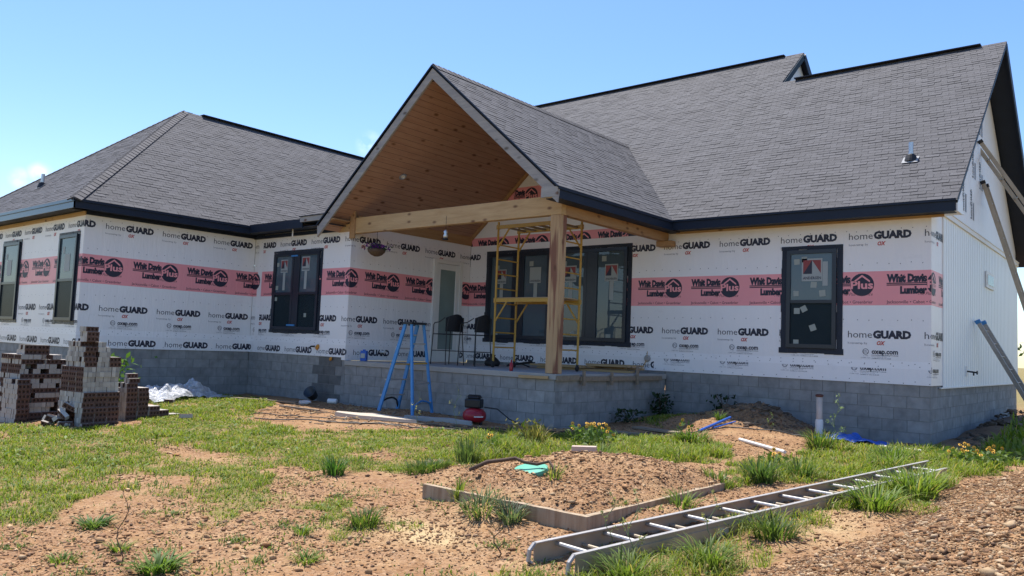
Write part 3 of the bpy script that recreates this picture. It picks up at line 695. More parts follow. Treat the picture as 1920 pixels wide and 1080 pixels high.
mb = MB(); mb.box((xE-.03, FY+.05, zE-.20), (xE-.004, 3.45, zE-.012)); mb.box((xE-.004, FY+.0, zE-.05), (xE+.018, 3.44, zE+.002)); mb.box((5.725, FY+.06, zE-.195), (xE-.032, 3.86, zE-.18)); P(mb, 'fascia', M['fascia'], porch_roof)
M['greyrake'] = wood_mat('weathered_rake_board', (.26, .25, .25), (.40, .37, .33), 0, rough=.85, kcol=(.10, .08, .06))
for sg, xe in ((1, xE), (-1, xW)):
    mb = MB(); th = .245
    y0, y1 = FY, FY+.045
    a = (PXR, PZR-.03); b = (xe, pz(xe)-.03); c = (xe-sg*.02, pz(xe)-.03-th); d = (PXR, PZR-.03-th)
    q = [a, b, c, d]
    f = [(x, y0, z) for x, z in q]; k = [(x, y1, z) for x, z in q]
    mb.face(f if sg < 0 else f[::-1]); mb.face(k if sg > 0 else k[::-1])
    for i in range(4): j = (i+1) % 4; mb.face([f[i], f[j], k[j], k[i]])
    P(mb, 'rake_board', M['greyrake'], porch_roof)
    mb = MB(); mb.bar((PXR, FY-.012, PZR-.008), (xe, FY-.012, pz(xe)-.008), .03, .028, up=(sg*ps_, 0, pc_)); P(mb, 'drip_edge', M['fascia'], porch_roof)
mb = MB(); mb.box((5.66, FY-.005, zE-.17), (xE-.01, FY+.05, zE+.0)); P(mb, 'eave_return', M['greywood'], porch_roof); mb = MB(); mb.box((-1.24, -.50, 3.00), (-.16, -.46, 3.115)); mb.box((-.20, -.46, 3.0), (-.16, -.05, 3.115)); P(mb, 'eave_return', M['greywood'], porch_roof)
mb = MB(); mb.box((-1.26, -.52, 3.117), (-.14, -.02, 3.135)); mb.box((-1.2, -.45, 2.985), (-.17, -.1, 2.999)); P(mb, 'return_flashing', M['fascia'], porch_roof)
# ceiling planks (two slopes and a narrow flat at the top)
mb = MB(); CO = .235
def ceil_slope(sg, xo):
    n = 30; xs = [PXR+sg*(.10+(abs(xo-PXR)-.10)*i/n) for i in range(n+1)]
    for i in range(n):
        x0, x1 = xs[i], xs[i+1]; g = .0022
        za, zb = pz(x0, CO), pz(x1, CO); dx = (x1-x0)*.02
        mb.face([(x0+dx, FY+.05, za-dx*sg*PT), (x1-dx, FY+.05, zb+dx*sg*PT), (x1-dx, d_, zb+dx*sg*PT), (x0+dx, d_, za-dx*sg*PT)][::sg])
        mb.face([(x0-dx, FY+.05, za+.006), (x0+dx, FY+.05, za+.006), (x0+dx, d_, za+.006), (x0-dx, d_, za+.006)][::sg], 1)
ceil_slope(-1, -.42); ceil_slope(1, 5.95)
mb.face([(PXR-.1, FY+.05, pz(PXR+.1, CO)), (PXR-.1, d_, pz(PXR+.1, CO)), (PXR+.1, d_, pz(PXR+.1, CO)), (PXR+.1, FY+.05, pz(PXR+.1, CO))])
ceil = P(mb, 'porch_ceiling', [M['ceil'], M['darkwood']])
mb = MB()
for sg, xo in ((-1, 0.0), (1, 5.7)): mb.bar((PXR, d_-.03, pz(PXR, CO+.06)), (xo, d_-.03, pz(xo, CO+.06)), .03, .09, up=(sg*ps_, 0, pc_))
P(mb, 'ceiling_trim', M['pineY'], ceil)
mb = MB(); nC = Vector((.857, 0, -1)).normalized(); pC = Vector((1.0, .51, pz(1.0, CO)))
mb.lathe(pC+nC*.001, [(.085, 0), (.09, .008), (.06, .012), (.055, .004)], 18, 0, nC); mb.lathe(pC+nC*.002, [(.05, 0), (.05, .006)], 14, 1, nC); P(mb, 'downlight', [M['galv'], M['white']], ceil)
# timber frame
mb = MB(); mb.box((.02, 0, 2.73), (5.72, .14, 3.075)); P(mb, 'porch_beam', M['pine'], bevel=.006)
mb = MB(); mb.box((5.57, .143, 2.73), (5.715, 3.86, 2.98)); mb.box((5.52, 3.68, 2.62), (5.88, 3.876, 2.735)); P(mb, 'side_beam', M['pineY'], bevel=.006)
mb = MB(); mb.box((.003, .142, 2.93), (.03, 3.878, 3.16)); mb.box((-.05, -.03, 2.62), (.12, .0, 3.22)); mb.box((-.42, -.5, 2.98), (-.0, -.05, 3.0)); P(mb, 'frieze_board', M['pineY'])
mb = MB(); mb.box((5.485, .0, -.055), (5.71, .19, 2.728)); P(mb, 'porch_post', M['post'], bevel=.008)

# ---- windows
def sticker(parent, w, u, z, s=.27, n=.05, tail=True, part=False):
    mb = MB(); w.box(mb, u, u+s, z, z+s*1.12, n, n+.002, 0)
    top = z+s*1.04; bot = z+s*.36; a, b, m = u+s*.07, u+s*.93, u+s*.5; q = n+.003
    if not part:
        w.flat(mb, [(a, bot), (m, bot), (m, top), (a, top)], q, 1); w.flat(mb, [(a, bot+.0), (m, top), (a, top)], q+.001, 2)
        w.flat(mb, [(m, top), (b, bot+s*.02), (b, top)], q, 2)
    w.text(mb, 'ANDERSEN', u+s*.06, z+s*.09, s*.88, s*.14, n=q, mi=1, off=.02, res=1)
    if tail == 'side': w.box(mb, u+s+.005, u+s+.10, z-.09, z+s*.95, n, n+.002, 0)
    elif tail: w.box(mb, u+s*.38, u+s*.70, z-.42, z-.003, n, n+.002, 0)
    return P(mb, 'sticker', [M['sticker'], M['ink'], M['stred']], parent)
def window(w, u0, u1, z0, z1, units, hung=True, tape=.10, label=None, pads=(), bars=.075, mull=.16, depth=.045):
    rr = random.Random(int(u0*100)); mb = MB(); fu0, fu1, fz0, fz1 = u0+tape, u1-tape, z0+tape*.9, z1-tape*.7
    w.box(mb, fu0, fu1, fz0, fz0+bars, .004, depth); w.box(mb, fu0, fu1, fz1-bars, fz1, .004, depth)
    cw = (fu1-fu0-mull*(units-1))/units; cells = []
    for k in range(units):
        ca = fu0+k*(cw+mull); cb = ca+cw
        for e0, e1 in ((ca, ca+bars), (cb-bars, cb)): w.box(mb, e0, e1, fz0+bars+.0005, fz1-bars-.0005, .004, depth)
        if k < units-1: w.box(mb, cb+.0005, cb+mull-.0005, fz0+bars+.0005, fz1-bars-.0005, .004, depth-.006)
        zm = fz0+(fz1-fz0)*.47
        if hung:
            w.box(mb, ca+bars, cb-bars, zm-.03, zm+.03, .004, depth-.004)
            cells.append((ca+bars, cb-bars, zm+.03, fz1-bars, 0)); cells.append((ca+bars, cb-bars, fz0+bars, zm-.03, 1))
        else: cells.append((ca+bars, cb-bars, fz0+bars, fz1-bars, 0))
    w.box(mb, fu0+.01, fu1-.01, fz0+.01, fz1-.01, .003, .006, 1)
    win = P(mb, 'window', [M['frame'], plain('pane_backing_reflect_tone', (.15, .19, .22), .9, .5, 1.4)], bevel=.004)  # flat backing lightened blue-grey to stand in for reflections in the panes
    if label: win['label'] = label
    tp = MB()     # crinkled flashing tape round the frame, in short overlapping strips
    def strip(x0, x1, y0, y1, horiz):
        L = (x1-x0) if horiz else (y1-y0); n = max(2, int(L/.16))
        for i in range(n):
            a = i/n; b = (i+1)/n; t = .005+rr.uniform(0, .010); j = rr.uniform(-.012, .012)
            if horiz: w.box(tp, x0+(x1-x0)*a, x0+(x1-x0)*b, y0+j, y1, .002, t)
            else: w.box(tp, x0+j, x1, y0+(y1-y0)*a, y0+(y1-y0)*b, .0015, t)
    strip(u0-.03, u1+.02, z0, fz0, True); strip(u0, u1, fz1, z1, True); strip(u0, fu0, fz0, fz1, False); strip(fu1, u1, fz0, fz1, False)
    P(tp, 'flashing_tape', M['tape'], win)
    for (x0, x1, y0, y1, lo) in cells:
        g = MB(); w.flat(g, [(x0, y0), (x1, y0), (x1, y1), (x0, y1)], .018); P(g, 'pane', M['screen'] if lo else M['glass'], win)
    for (px, pz_, s, rot) in pads:
        g = MB(); X = (w.u*math.cos(rot)+Vector((0, 0, 1))*math.sin(rot)); Z = (-w.u*math.sin(rot)+Vector((0, 0, 1))*math.cos(rot))
        g.obox(w.p(px, pz_, .0205), X, Z, w.n, (s, s, .003)); P(g, 'foam_pad', M['stpad'], win)
    return win
w = window(wMN, 8.15, 9.29, .48, 2.50, 1, True, .11, 'single black double hung window near the right corner', [(8.45, 2.20, .105, .05), (8.59, 2.24, .105, -.02), (8.77, 1.76, .11, -.1), (8.44, 1.60, .10, 0), (8.93, 1.60, .115, .12), (8.46, 1.27, .11, 0), (8.59, 1.31, .11, .5), (8.76, .96, .115, .35), (8.45, .68, .10, 0)])
sticker(w, wMN, 8.545, 1.83, .38, .02, 'side')
w = window(wMN, .57, 4.83, .48, 2.76, 4, False, .11, 'wide black four pane window behind the scaffold', [(.95, 2.33, .12, 0), (2.03, 2.40, .12, 0), (3.02, 2.36, .12, 0), (4.11, 2.44, .12, 0), (.98, .68, .12, 0), (4.27, .68, .13, 0), (3.3, .75, .10, .6)], .085, .20)
sticker(w, wMN, .93, 1.93, .32, .02); sticker(w, wMN, 1.99, 1.93, .34, .02, True, True); sticker(w, wMN, 3.02, 1.93, .34, .02); sticker(w, wMN, 4.14, 1.93, .34, .02)
w = window(wW1, -2.92+a_, -.975+a_, .49, 2.46, 2, True, .09, 'paired black double hung window in the recessed wall', [(1.06, 2.13, .09, 0), (1.06, 1.57, .1, 0), (1.05, 1.30, .09, 0), (1.85, 2.13, .1, 0), (1.85, 1.95, .1, 0), (1.85, 1.80, .1, 0), (1.83, 1.36, .08, 0), (1.84, 1.02, .1, 0), (2.24, .92, .09, 0)])
sticker(w, wW1, 1.18, 1.93, .28, .02); sticker(w, wW1, 2.02, 1.95, .30, .02)
for q in ((1.63, 1.88, 2.30, 2.335, .047, .06), (1.60, 1.90, .66, .70, .047, .07)): mb = MB(); wW1.box(mb, *q); P(mb, 'blue_clip', M['bluetape'], w)
for u0, u1 in ((-8.44, -7.2), (-5.02, -3.92)):
    x0, x1 = u0-LWX, u1-LWX
    w = window(wLF, x0, x1, .48, 2.48, 1, True, .085, 'narrow looking black double hung window on the left wing front', bars=.07)
    g = MB(); wLF.box(g, x0+.42, x0+.70, 1.62, 2.0, .0205, .0225); wLF.box(g, x0+.3, x0+.4, 2.02, 2.16, .0205, .0225); P(g, 'sticker', M['sticker'], w)
# ---- porch door
mb = MB()
wPW.box(mb, 2.55, 2.66, -.05, 2.47, .001, .05); wPW.box(mb, 3.46, 3.57, -.05, 2.47, .001, .05); wPW.box(mb, 2.661, 3.459, 2.37, 2.47, .001, .05); wPW.box(mb, 2.55, 3.57, -.058, -.03, .001, .075)
door = P(mb, 'door', M['white'], bevel=.005)
mb = MB(); wPW.box(mb, 2.665, 2.79, -.03, 2.365, .004, .034); wPW.box(mb, 3.33, 3.455, -.03, 2.365, .004, .034); wPW.box(mb, 2.79, 3.33, 2.22, 2.365, .004, .034); wPW.box(mb, 2.79, 3.33, -.03, .25, .004, .034); P(mb, 'door_leaf', M['white'], door, bevel=.006)
g = MB(); wPW.flat(g, [(2.79, .25), (3.33, .25), (3.33, 2.22), (2.79, 2.22)], .016); P(g, 'pane', M['frost'], door)
# ---- roof vent pipes
def vent(parent, p, n, name='vent_pipe'):
    mb = MB(); p = Vector(p); n = Vector(n).normalized(); t = n.orthogonal().normalized(); b = n.cross(t)
    xa = Vector((0, 0, 1)).cross(n).normalized(); ya = n.cross(xa)
    mb.obox(p+n*.022+ya*(-.03), xa, ya, n, (.27, .22, .008), 3); mb.lathe(p+Vector((0, 0, -.03)), [(.12, .0), (.105, .05), (.08, .12), (.05, .14)], 16, 2); mb.lathe(p, [(.052, .10), (.052, .13), (.042, .13), (.042, .33), (.036, .33), (.036, .27)], 14, 0)
    P(mb, name, [M['galv'], M['galv'], M['rubber'], plain('dull_flashing', (.26, .27, .28), .7)], parent)
vent(main_roof, (10.235, 4.696, 4.124), (0, -sn, cs)); vent(lw_roof, (-8.4, -3.35, 4.004), (0, -sn, cs))

# ================================================================ THINGS
# ---- bricks
BL, BH, BD = .197, .062, .076
t = NT('cored_brick_body'); v = t.coord(); oi = t.n('ShaderNodeObjectInfo').outputs['Random']
M['brick'] = t.set(t.mix(t.noise(v, 25, 5), t.mix(oi, (.075, .040, .032), (.135, .070, .054)), (.13, .085, .07)), .9, .2)
t = NT('whitewashed_brick_face'); v = t.coord(); oi = t.n('ShaderNodeObjectInfo').outputs['Random']
M['brickw'] = t.set(t.mix(t.mr(t.noise(v, 30, 6, .7), .56, .72), t.mix(oi, (.30, .275, .25), (.50, .465, .42)), (.25, .17, .13)), .9, .2)
def brick_mesh():
    mb = MB(); xs = [-.5, -.40, -.21, -.09, .09, .21, .40, .5]; zs = [0, .26, .74, 1]
    for sg in (-1, 1):
        y = sg*BH/2
        for i in range(7):
            for j in range(3):
                x0, x1, z0, z1 = xs[i]*BL, xs[i+1]*BL, zs[j]*BD, zs[j+1]*BD
                if i in (1, 3, 5) and j == 1:
                    yi = y-sg*.029
                    for (p, q) in (((x0, z0), (x1, z0)), ((x1, z0), (x1, z1)), ((x1, z1), (x0, z1)), ((x0, z1), (x0, z0))):
                        f = [(p[0], y, p[1]), (q[0], y, q[1]), (q[0], yi, q[1]), (p[0], yi, p[1])]; mb.face(f if sg > 0 else f[::-1], 0)
                    f = [(x0, yi, z0), (x1, yi, z0), (x1, yi, z1), (x0, yi, z1)]; mb.face(f if sg < 0 else f[::-1], 0)
                else:
                    f = [(x0, y, z0), (x1, y, z0), (x1, y, z1), (x0, y, z1)]; mb.face(f if sg < 0 else f[::-1], 0)
    a, b = BL/2, BH/2
    mb.face([(-a, -b, 0), (-a, b, 0), (a, b, 0), (a, -b, 0)], 1); mb.face([(-a, -b, BD), (a, -b, BD), (a, b, BD), (-a, b, BD)], 1)
    mb.face([(a, -b, 0), (a, b, 0), (a, b, BD), (a, -b, BD)], 1); mb.face([(-a, -b, 0), (-a, -b, BD), (-a, b, BD), (-a, b, 0)], 1)
    o = mb.build('brick', [M['brick'], M['brickw']], local=True); return o
brick0 = brick_mesh(); BVERT = [v.co.copy() for v in brick0.data.vertices]; BFACE = [(tuple(p.vertices), p.material_index) for p in brick0.data.polygons]; nbrick = 0; filler = MB()
def brick(loc, rot, label, group):
    global nbrick
    o = brick0 if nbrick == 0 else brick0.copy()
    if nbrick: COL.objects.link(o)
    nbrick += 1; o.location = loc; o.rotation_euler = rot
    tag(o, label, 'brick', group); return o
rb = random.Random(5)
def stack(ox, oy, rz, blocks, label, group, skip=None):
    c, s_ = math.cos(rz), math.sin(rz); base = gz(ox, oy)-.02
    for bi, (dx, dy, nx, ny, nz, z0, ori, *tone) in enumerate(blocks):
        sx, sy = (BH+.002, BL+.004) if ori == 1 else (BL+.004, BH+.002)
        for k in range(nz):
            ju = rb.uniform(-.012, .012); jv = rb.uniform(-.012, .012)
            for i in range(nx):
                for j in range(ny):
                    if i > 0 and j > 0 and k < nz-1: continue
                    if (skip and skip(bi, i, j, k)) or (bi > 1 and k == nz-1 and rb.random() < .2): continue
                    x = dx-(i+.5)*sx+rb.uniform(-.003, .003)+ju; y = dy+(j+.5)*sy+rb.uniform(-.006, .006)+jv; z = base+z0+k*(BD+.0015)
                    X = ox+x*c-y*s_; Y = oy+x*s_+y*c
                    rot = rz+(math.pi/2 if ori == 1 else 0)+rb.uniform(-.02, .02)
                    if (i == 0 or (j == 0 and (ox > 1 or i < 3))) and nbrick < 284: brick((X, Y, z), (0, 0, rot), label, group)
                    else:
                        cr_, sr_ = math.cos(rot), math.sin(rot); b0 = len(filler.v)
                        filler.v.extend([(X+v.x*cr_-v.y*sr_, Y+v.x*sr_+v.y*cr_, z+v.z) for v in BVERT])
                        for f, m_ in BFACE: filler.f.append(tuple(b0+q for q in f)); filler.m.append(m_); filler.c.append(None)
STA = [(0, 0, 10, 3, 7, 0, 1), (-.02, 0, 3, 9, 5, .543, 2), (-.03, 0, 8, 1, 2, .93, 1), (-.05, .0, 7, 1, 3, 1.085, 1), (-.06, 0.01, 3, 1, 3, 1.318, 1), (-.03, .21, 2, 3, 4, .93, 2), (-.02, .40, 4, 1, 2, .93, 1), (-.05, .22, 2, 2, 1, 1.24, 2)]
stack(1.16, -5.86, R(8), STA, 'cored brick with pale ends built into the tall middle stack on the grass', 'bricks of the tall middle stack', lambda b, i, j, k: b == 0 and j == 0 and 2 < i < 8 and k < 5-abs(i-5))
STC = [(0, .62, 4, 1, 2, 0, 1), (0, .42, 5, 1, 3, 0, 1), (-.03, .22, 5, 1, 7, 0, 1), (-.03, .0, 5, 1, 8, 0, 1), (-.05, .05, 2, 1, 2, .62, 1), (-.02, .84, 3, 1, 1, 0, 1)]
stack(.80, -5.02, R(10), STC, 'cored brick in the low stepped stack right behind the tall middle stack', 'bricks of the low stepped stack')
STB = []
for k in range(14): STB.append((0, 0, 10, 4, 1, k*.0775, 1) if k in (0, 1, 4, 6, 9, 12) else (0, 0, 3, 12, 1, k*.0775, 2))
STB += [(-.02, .05, 4, 2, 2, 14*.0775, 1), (.16, -.10, 7, 1, 9, 0, 1)]
stack(-.22, -6.28, R(8), STB, 'cored brick in the leftmost stack cut by the picture edge', 'bricks of the leftmost stack')
o = filler.build('brick_pile', [M['brick'], M['brickw']], loc=(.8, -5.5, -1.1)); tag(o, 'inner and top bricks filling the three brick stacks', 'brick pile', kind='stuff')
for (x, y, z, r) in ((.62, -6.12, 0, (.3, .2, .5)), (.45, -6.08, 0, (0, 1.2, 1.1)), (.75, -6.05, .09, (.9, .1, 2.2)), (.85, -6.0, .16, (.5, .6, .4)), (.93, -5.98, .02, (1.4, .1, .2)), (.30, -6.0, .0, (0, 0, .3)), (.70, -6.14, .08, (.1, .4, 1.7)), (.56, -6.0, .13, (1.5, .2, .9)), (.22, -5.9, .0, (1.57, 0, 1.2)), (.90, -5.95, .25, (.2, .5, 1.0)), (1.0, -6.02, .0, (0, 0, 1.4))):
    brick((x, y, gz(x, y)+z), r, 'loose tumbled brick spilling from the tall middle stack into the gap on its left', 'loose bricks tumbled by the stacks')
for (x, y, r, lb) in ((-1.55, -3.1, (0, 0, .6), 'brick half covered by the near edge of the clear plastic sheet'), (1.15, -4.2, (1.57, 0, 1.4), 'flat brick lying in the grass just right of the stepped stack')):
    brick((x, y, gz(x, y)+(.06 if r[0] else .0)), r, lb, None)
mb = MB(); z = gz(8.93, -3.78); mb.obox((8.93, -3.78, z+.025), (.86, .5, .03), (-.5, .86, 0), (0, 0, 1), (.27, .10, .055)); o = mb.build('paver', plain('pale_pink_paver', (.50, .38, .31), .9, .12, 20, bump=.4), loc=(8.93, -3.78, z), bevel=.004); tag(o, 'pale oblong paver lying alone on the dirt inside the concrete frame', 'paver')
# ---- clear plastic sheet
t = NT('clear_plastic_sheet'); t.set((.80, .82, .85), .25, .5); tr = t.n('ShaderNodeBsdfTransparent'); v = t.coord()
t.bump(t.noise(v, 7, 5, .65, 1.5), .9, .08)
mxs = t.n('ShaderNodeMixShader', {0: t.mr(t.noise(v, 3, 4, .6, 1), .3, .7, .35, .9), 1: tr.outputs[0], 2: t.b.outputs[0]}); t.l(mxs.outputs[0], t.out.inputs['Surface']); M['plastic'] = t.m
n = 70; uu, vv = np.meshgrid(np.linspace(-1, 1, n), np.linspace(-1, 1, n))
px = -2.45-.44*uu*1.3+.9*vv*.45+.1*(fbm(uu*3, vv*3, 2, 5)-.5); py = -2.42+.9*uu*1.3+.44*vv*.45+.12*(fbm(uu*3+9, vv*3, 2, 6)-.5)
hh = .36*np.clip(1-(uu+.25)**2*.9-vv**2*.8, 0, 1)+.20*gau(uu, vv, .5, -.2, .4, .5)
rid = np.abs(fbm(uu*3.2+vv*1.5, vv*3.2-uu, 4, 8)-.5)*2
pzv = ground(px, py, False)+.03+hh*(.75+.6*(rid-.3))+.07*rid
idx = np.arange(n*n).reshape(n, n); ff = np.stack([idx[:-1, :-1], idx[:-1, 1:], idx[1:, 1:], idx[1:, :-1]], -1).reshape(-1, 4)
o = np_mesh('plastic_sheet', np.stack([px, py, pzv], -1).reshape(-1, 3), ff, M['plastic'], None, True, (-2.15, -2.45, -1.0)); tag(o, 'crumpled clear plastic sheet heaped on the grass beside the brick stacks', 'plastic sheet')

# ---- blue step ladder
t0 = empty('step_ladder', (2.65, -.48, gz(2.65, -.48)), 'blue fibreglass step ladder standing open in front of the porch wall', 'ladder')
TZ = .735; fA, fB = Vector((2.16, -.84, 0)), Vector((3.14, -.88, 0)); fC, fD = Vector((1.98, -.20, 0)), Vector((2.98, -.22, 0))
for q in (fA, fB, fC, fD): q.z = gz(q.x, q.y)-.005
tA, tB, tC, tD = Vector((2.55, -.62, TZ)), Vector((2.72, -.62, TZ)), Vector((2.55, -.30, TZ)), Vector((2.72, -.30, TZ))
for f0, q0, nm in ((fA, tA, 1), (fC, tC, 1), (fB, tB, 0), (fD, tD, 0)):
    mb = MB(); mb.bar(f0, q0, .035, .078 if nm else .055, 0, up=(1, 0, 0)); P(mb, 'rail', M['blue'], t0, bevel=.004)
mb = MB(); mb.box((2.50, -.66, TZ), (2.77, -.26, TZ+.04)); P(mb, 'top_cap', M['black'], t0, bevel=.006)
for i, k in enumerate((.18, .36, .54, .72, .88)):
    a = fA.lerp(tA, k); c = fC.lerp(tC, k); mb = MB(); mb.obox((a+c)/2, (0, 1, 0), (1, 0, 0), (0, 0, 1), ((c-a).length, .085, .025)); P(mb, 'step', M['yellow'] if i == 2 else M['alu'], t0)
for k in (.12, .34, .56, .78):
    a = fB.lerp(tB, k); c = fD.lerp(tD, k); mb = MB(); mb.bar(a, c, .03, .03); P(mb, 'brace', M['alu'] if k != .56 else M['yellow'], t0)
for p, q, tp_, tq_ in ((fA, fC, tA, tC), (fB, fD, tB, tD)):
    a, c = p.lerp(tp_, .03), q.lerp(tq_, .03); a2, c2_ = p.lerp(tp_, .15), q.lerp(tq_, .15); m = (a2+c2_)/2; mb = MB()
    mb.tube([a, a.lerp(m, .25)+Vector((0, 0, .09)), a.lerp(m, .6)+Vector((0, 0, .06)), m, c.lerp(m, .6)+Vector((0, 0, .06)), c.lerp(m, .25)+Vector((0, 0, .09)), c], .018, 7); P(mb, 'corner_brace', M['black'] if p == fA else M['blue'], t0)

# ---- scaffold
SZ = -.06; sx0, sx1, sy0, sy1 = 3.10, 4.74, 1.36, 2.04
sc = empty('scaffold', ((sx0+sx1)/2, (sy0+sy1)/2, SZ), 'yellow rolling scaffold standing on the porch slab behind the timber post', 'scaffold')
for X in (sx0, sx1):
    mb = MB()
    for Y in (sy0, sy1): mb.tube([(X, Y, SZ+.13), (X, Y, 2.97)], .023, 10)
    for z in np.arange(SZ+.42, 2.8, .305): mb.tube([(X, sy0, z), (X, sy1, z)], .015, 8)
    P(mb, 'end_frame', M['yellow'], sc)
    for Y in (sy0, sy1):
        mb = MB(); mb.lathe((X-.02, Y, SZ+.058), [(.04, -.0), (.057, .008), (.057, .032), (.04, .04)], 16, 0, (1, 0, 0)); mb.bar((X, Y, SZ+.07), (X, Y, SZ+.14), .05, .03); P(mb, 'caster', M['rubber'], sc)
def rail_y(Y, z, h=.075):
    mb = MB(); mb.box((sx0+.024, Y-.018, z-h/2), (sx1-.024, Y+.018, z+h/2)); mb.box((sx0-.03, Y-.03, z-h/2-.01), (sx0+.022, Y+.03, z+h/2+.01)); mb.box((sx1-.022, Y-.03, z-h/2-.01), (sx1+.03, Y+.03, z+h/2+.01))
    for X, s_ in ((sx0, 1), (sx1, -1)): mb.bar((X+s_*.02, Y, z-.42), (X+s_*.30, Y, z-h/2), .02, .03)
    P(mb, 'side_rail', M['yellow'], sc)
for z in (1.33, 2.86):
    rail_y(sy0, z); rail_y(sy1, z)
mb = MB(); mb.box((sx0+.03, sy0+.02, 1.372), (sx1-.03, sy1-.02, 1.39)); P(mb, 'deck', M['lath'], sc)
for i in range(6): X = sx0+.14+i*.27; mb = MB(); mb.box((X, sy0+.02, 2.84), (X+.07, sy1-.02, 2.87)); P(mb, 'deck_slat', M['darkwood'], sc)

# ---- bar chairs
def bar_chair():
    r = empty('bar_chair', (0, 0, 0))
    def T(name, pts, rad=.011, m='black'):
        mb = MB(); mb.tube(pts, rad, 8); mb.build(name, M[m], r, local=True)
    for s_ in (-1, 1):
        T('front_leg', [(.25, s_*.25, 0), (.225, s_*.235, .66), (.215, s_*.235, .86), (.18, s_*.235, .895), (.02, s_*.235, .915), (-.16, s_*.23, 1.0)])
        T('rear_leg', [(-.27, s_*.25, 0), (-.22, s_*.215, .66), (-.25, s_*.21, .88), (-.27, s_*.19, 1.02)])
        T('side_bar', [(.235, s_*.24, .30), (-.245, s_*.232, .30)], .008)
    T('foot_rest', [(.238, -.24, .30), (.238, .24, .30)], .009); T('rear_bar', [(-.245, -.235, .30), (-.245, .235, .30)], .008)
    mb = MB(); pr = [(.235, .64), (.235, .665), (-.21, .655), (-.21, .63)]
    mb.face([(.235, -.23, .67), (.235, .23, .67), (-.21, .21, .66), (-.21, -.21, .66)]); mb.obox((.012, 0, .655), (1, 0, 0), (0, 1, 0), (0, 0, 1), (.44, .45, .02)); mb.build('seat', M['seat'], r, local=True)
    mb = MB(); N = 12
    top = [(-.20-.10*math.sin(k/N*math.pi), -.235+.47*k/N, .99+.085*math.sin(k/N*math.pi)) for k in range(N+1)]; bot = [(-.19-.06*math.sin(k/N*math.pi), -.225+.45*k/N, .72) for k in range(N+1)]
    for k in range(N): mb.face([bot[k], bot[k+1], top[k+1], top[k]]); mb.face([(p[0]-.008, p[1], p[2]) for p in (top[k], top[k+1], bot[k+1], bot[k])])
    mb.tube(top, .011, 8); mb.tube(bot, .009, 8); mb.build('backrest', M['seat'], r, local=True)
    return r
def copy_tree(o, parent=None):
    c = o.copy(); COL.objects.link(c)
    if parent: c.parent = parent
    for ch in list(o.children): copy_tree(ch, c)
    return c
ch = bar_chair(); ch.location = (1.86, 1.27, -.06); ch.rotation_euler = (0, 0, R(172)); tag(ch, 'black bar height patio chair nearest the porch door', 'chair', 'bar chairs on the porch')
c2 = copy_tree(ch); c2.location = (2.52, 1.42, -.06); c2.rotation_euler = (0, 0, R(178)); tag(c2, 'black bar height patio chair beside the yellow scaffold', 'chair', 'bar chairs on the porch')
# black bag + folded stand + red bottle + blue can on the porch
mb = MB(); mb.lathe((2.35, 2.2, -.06), [(.13, 0), (.16, .05), (.15, .11), (.10, .17), (.05, .21), (.07, .25)], 14, 0, sx=1.1, sy=.9); o = mb.build('bin_bag', M['rubber'], loc=(2.35, 2.2, -.06), smooth=True); tag(o, 'small black tied bag on the porch slab under the bar chairs', 'bag')
mb = MB()
for a, b in (((2.35, 2.7, 0), (3.0, 2.9, .10)), ((2.4, 2.9, .10), (3.0, 2.7, .0)), ((2.3, 2.8, .02), (3.0, 2.8, .12))): mb.tube([(a[0], a[1], a[2]-.045), (b[0], b[1], b[2]-.045)], .014, 6)
o = mb.build('folded_stand', M['black'], loc=(2.65, 2.8, -.06)); tag(o, 'folded black metal stand lying on the slab behind the bar chairs', 'stand')
mb = MB(); mb.lathe((4.62, .12, -.06), [(.032, 0), (.034, .01), (.034, .13), (.015, .16), (.012, .20)], 14); o = mb.build('squeeze_bottle', M['red'], loc=(4.62, .12, -.06), smooth=True); tag(o, 'small red bottle standing at the porch slab edge', 'bottle')
mb = MB(); mb.obox((.42, .18, .06), (.9, .43, 0), (-.43, .9, 0), (0, 0, 1), (.14, .09, .22), 0); mb.obox((.42, .18, .18), (.9, .43, 0), (-.43, .9, 0), (0, 0, 1), (.05, .05, .03), 0); mb.obox((.43, .15, .06), (.9, .43, 0), (-.43, .9, 0), (0, 0, 1), (.10, .06, .10), 1); o = mb.build('jug', [M['bluetarp'], M['sticker']], loc=(.42, .18, -.06), bevel=.006); tag(o, 'blue plastic jug at the left end of the porch slab', 'jug')
for i in range(12):      # boards stacked along the wall
    mb = MB(); x0 = 2.9+rb.uniform(0, .5)+(1.3 if i > 6 else 0); x1 = min(5.45, x0+rb.uniform(1.4, 2.4)); y = 2.85+(i % 4)*.16+rb.uniform(-.03, .03); z = -.04+(i//4)*.055+(i % 2)*.006
    mb.bar((x0, y, z), (x1, y+rb.uniform(-.08, .08), z+rb.uniform(0, .01)), .14, .042)
    o = mb.build('board', M['lath'], loc=((x0+x1)/2, y, -.06)); tag(o, 'rough board in the low pile of boards along the porch back wall', 'board', 'boards piled on the porch')
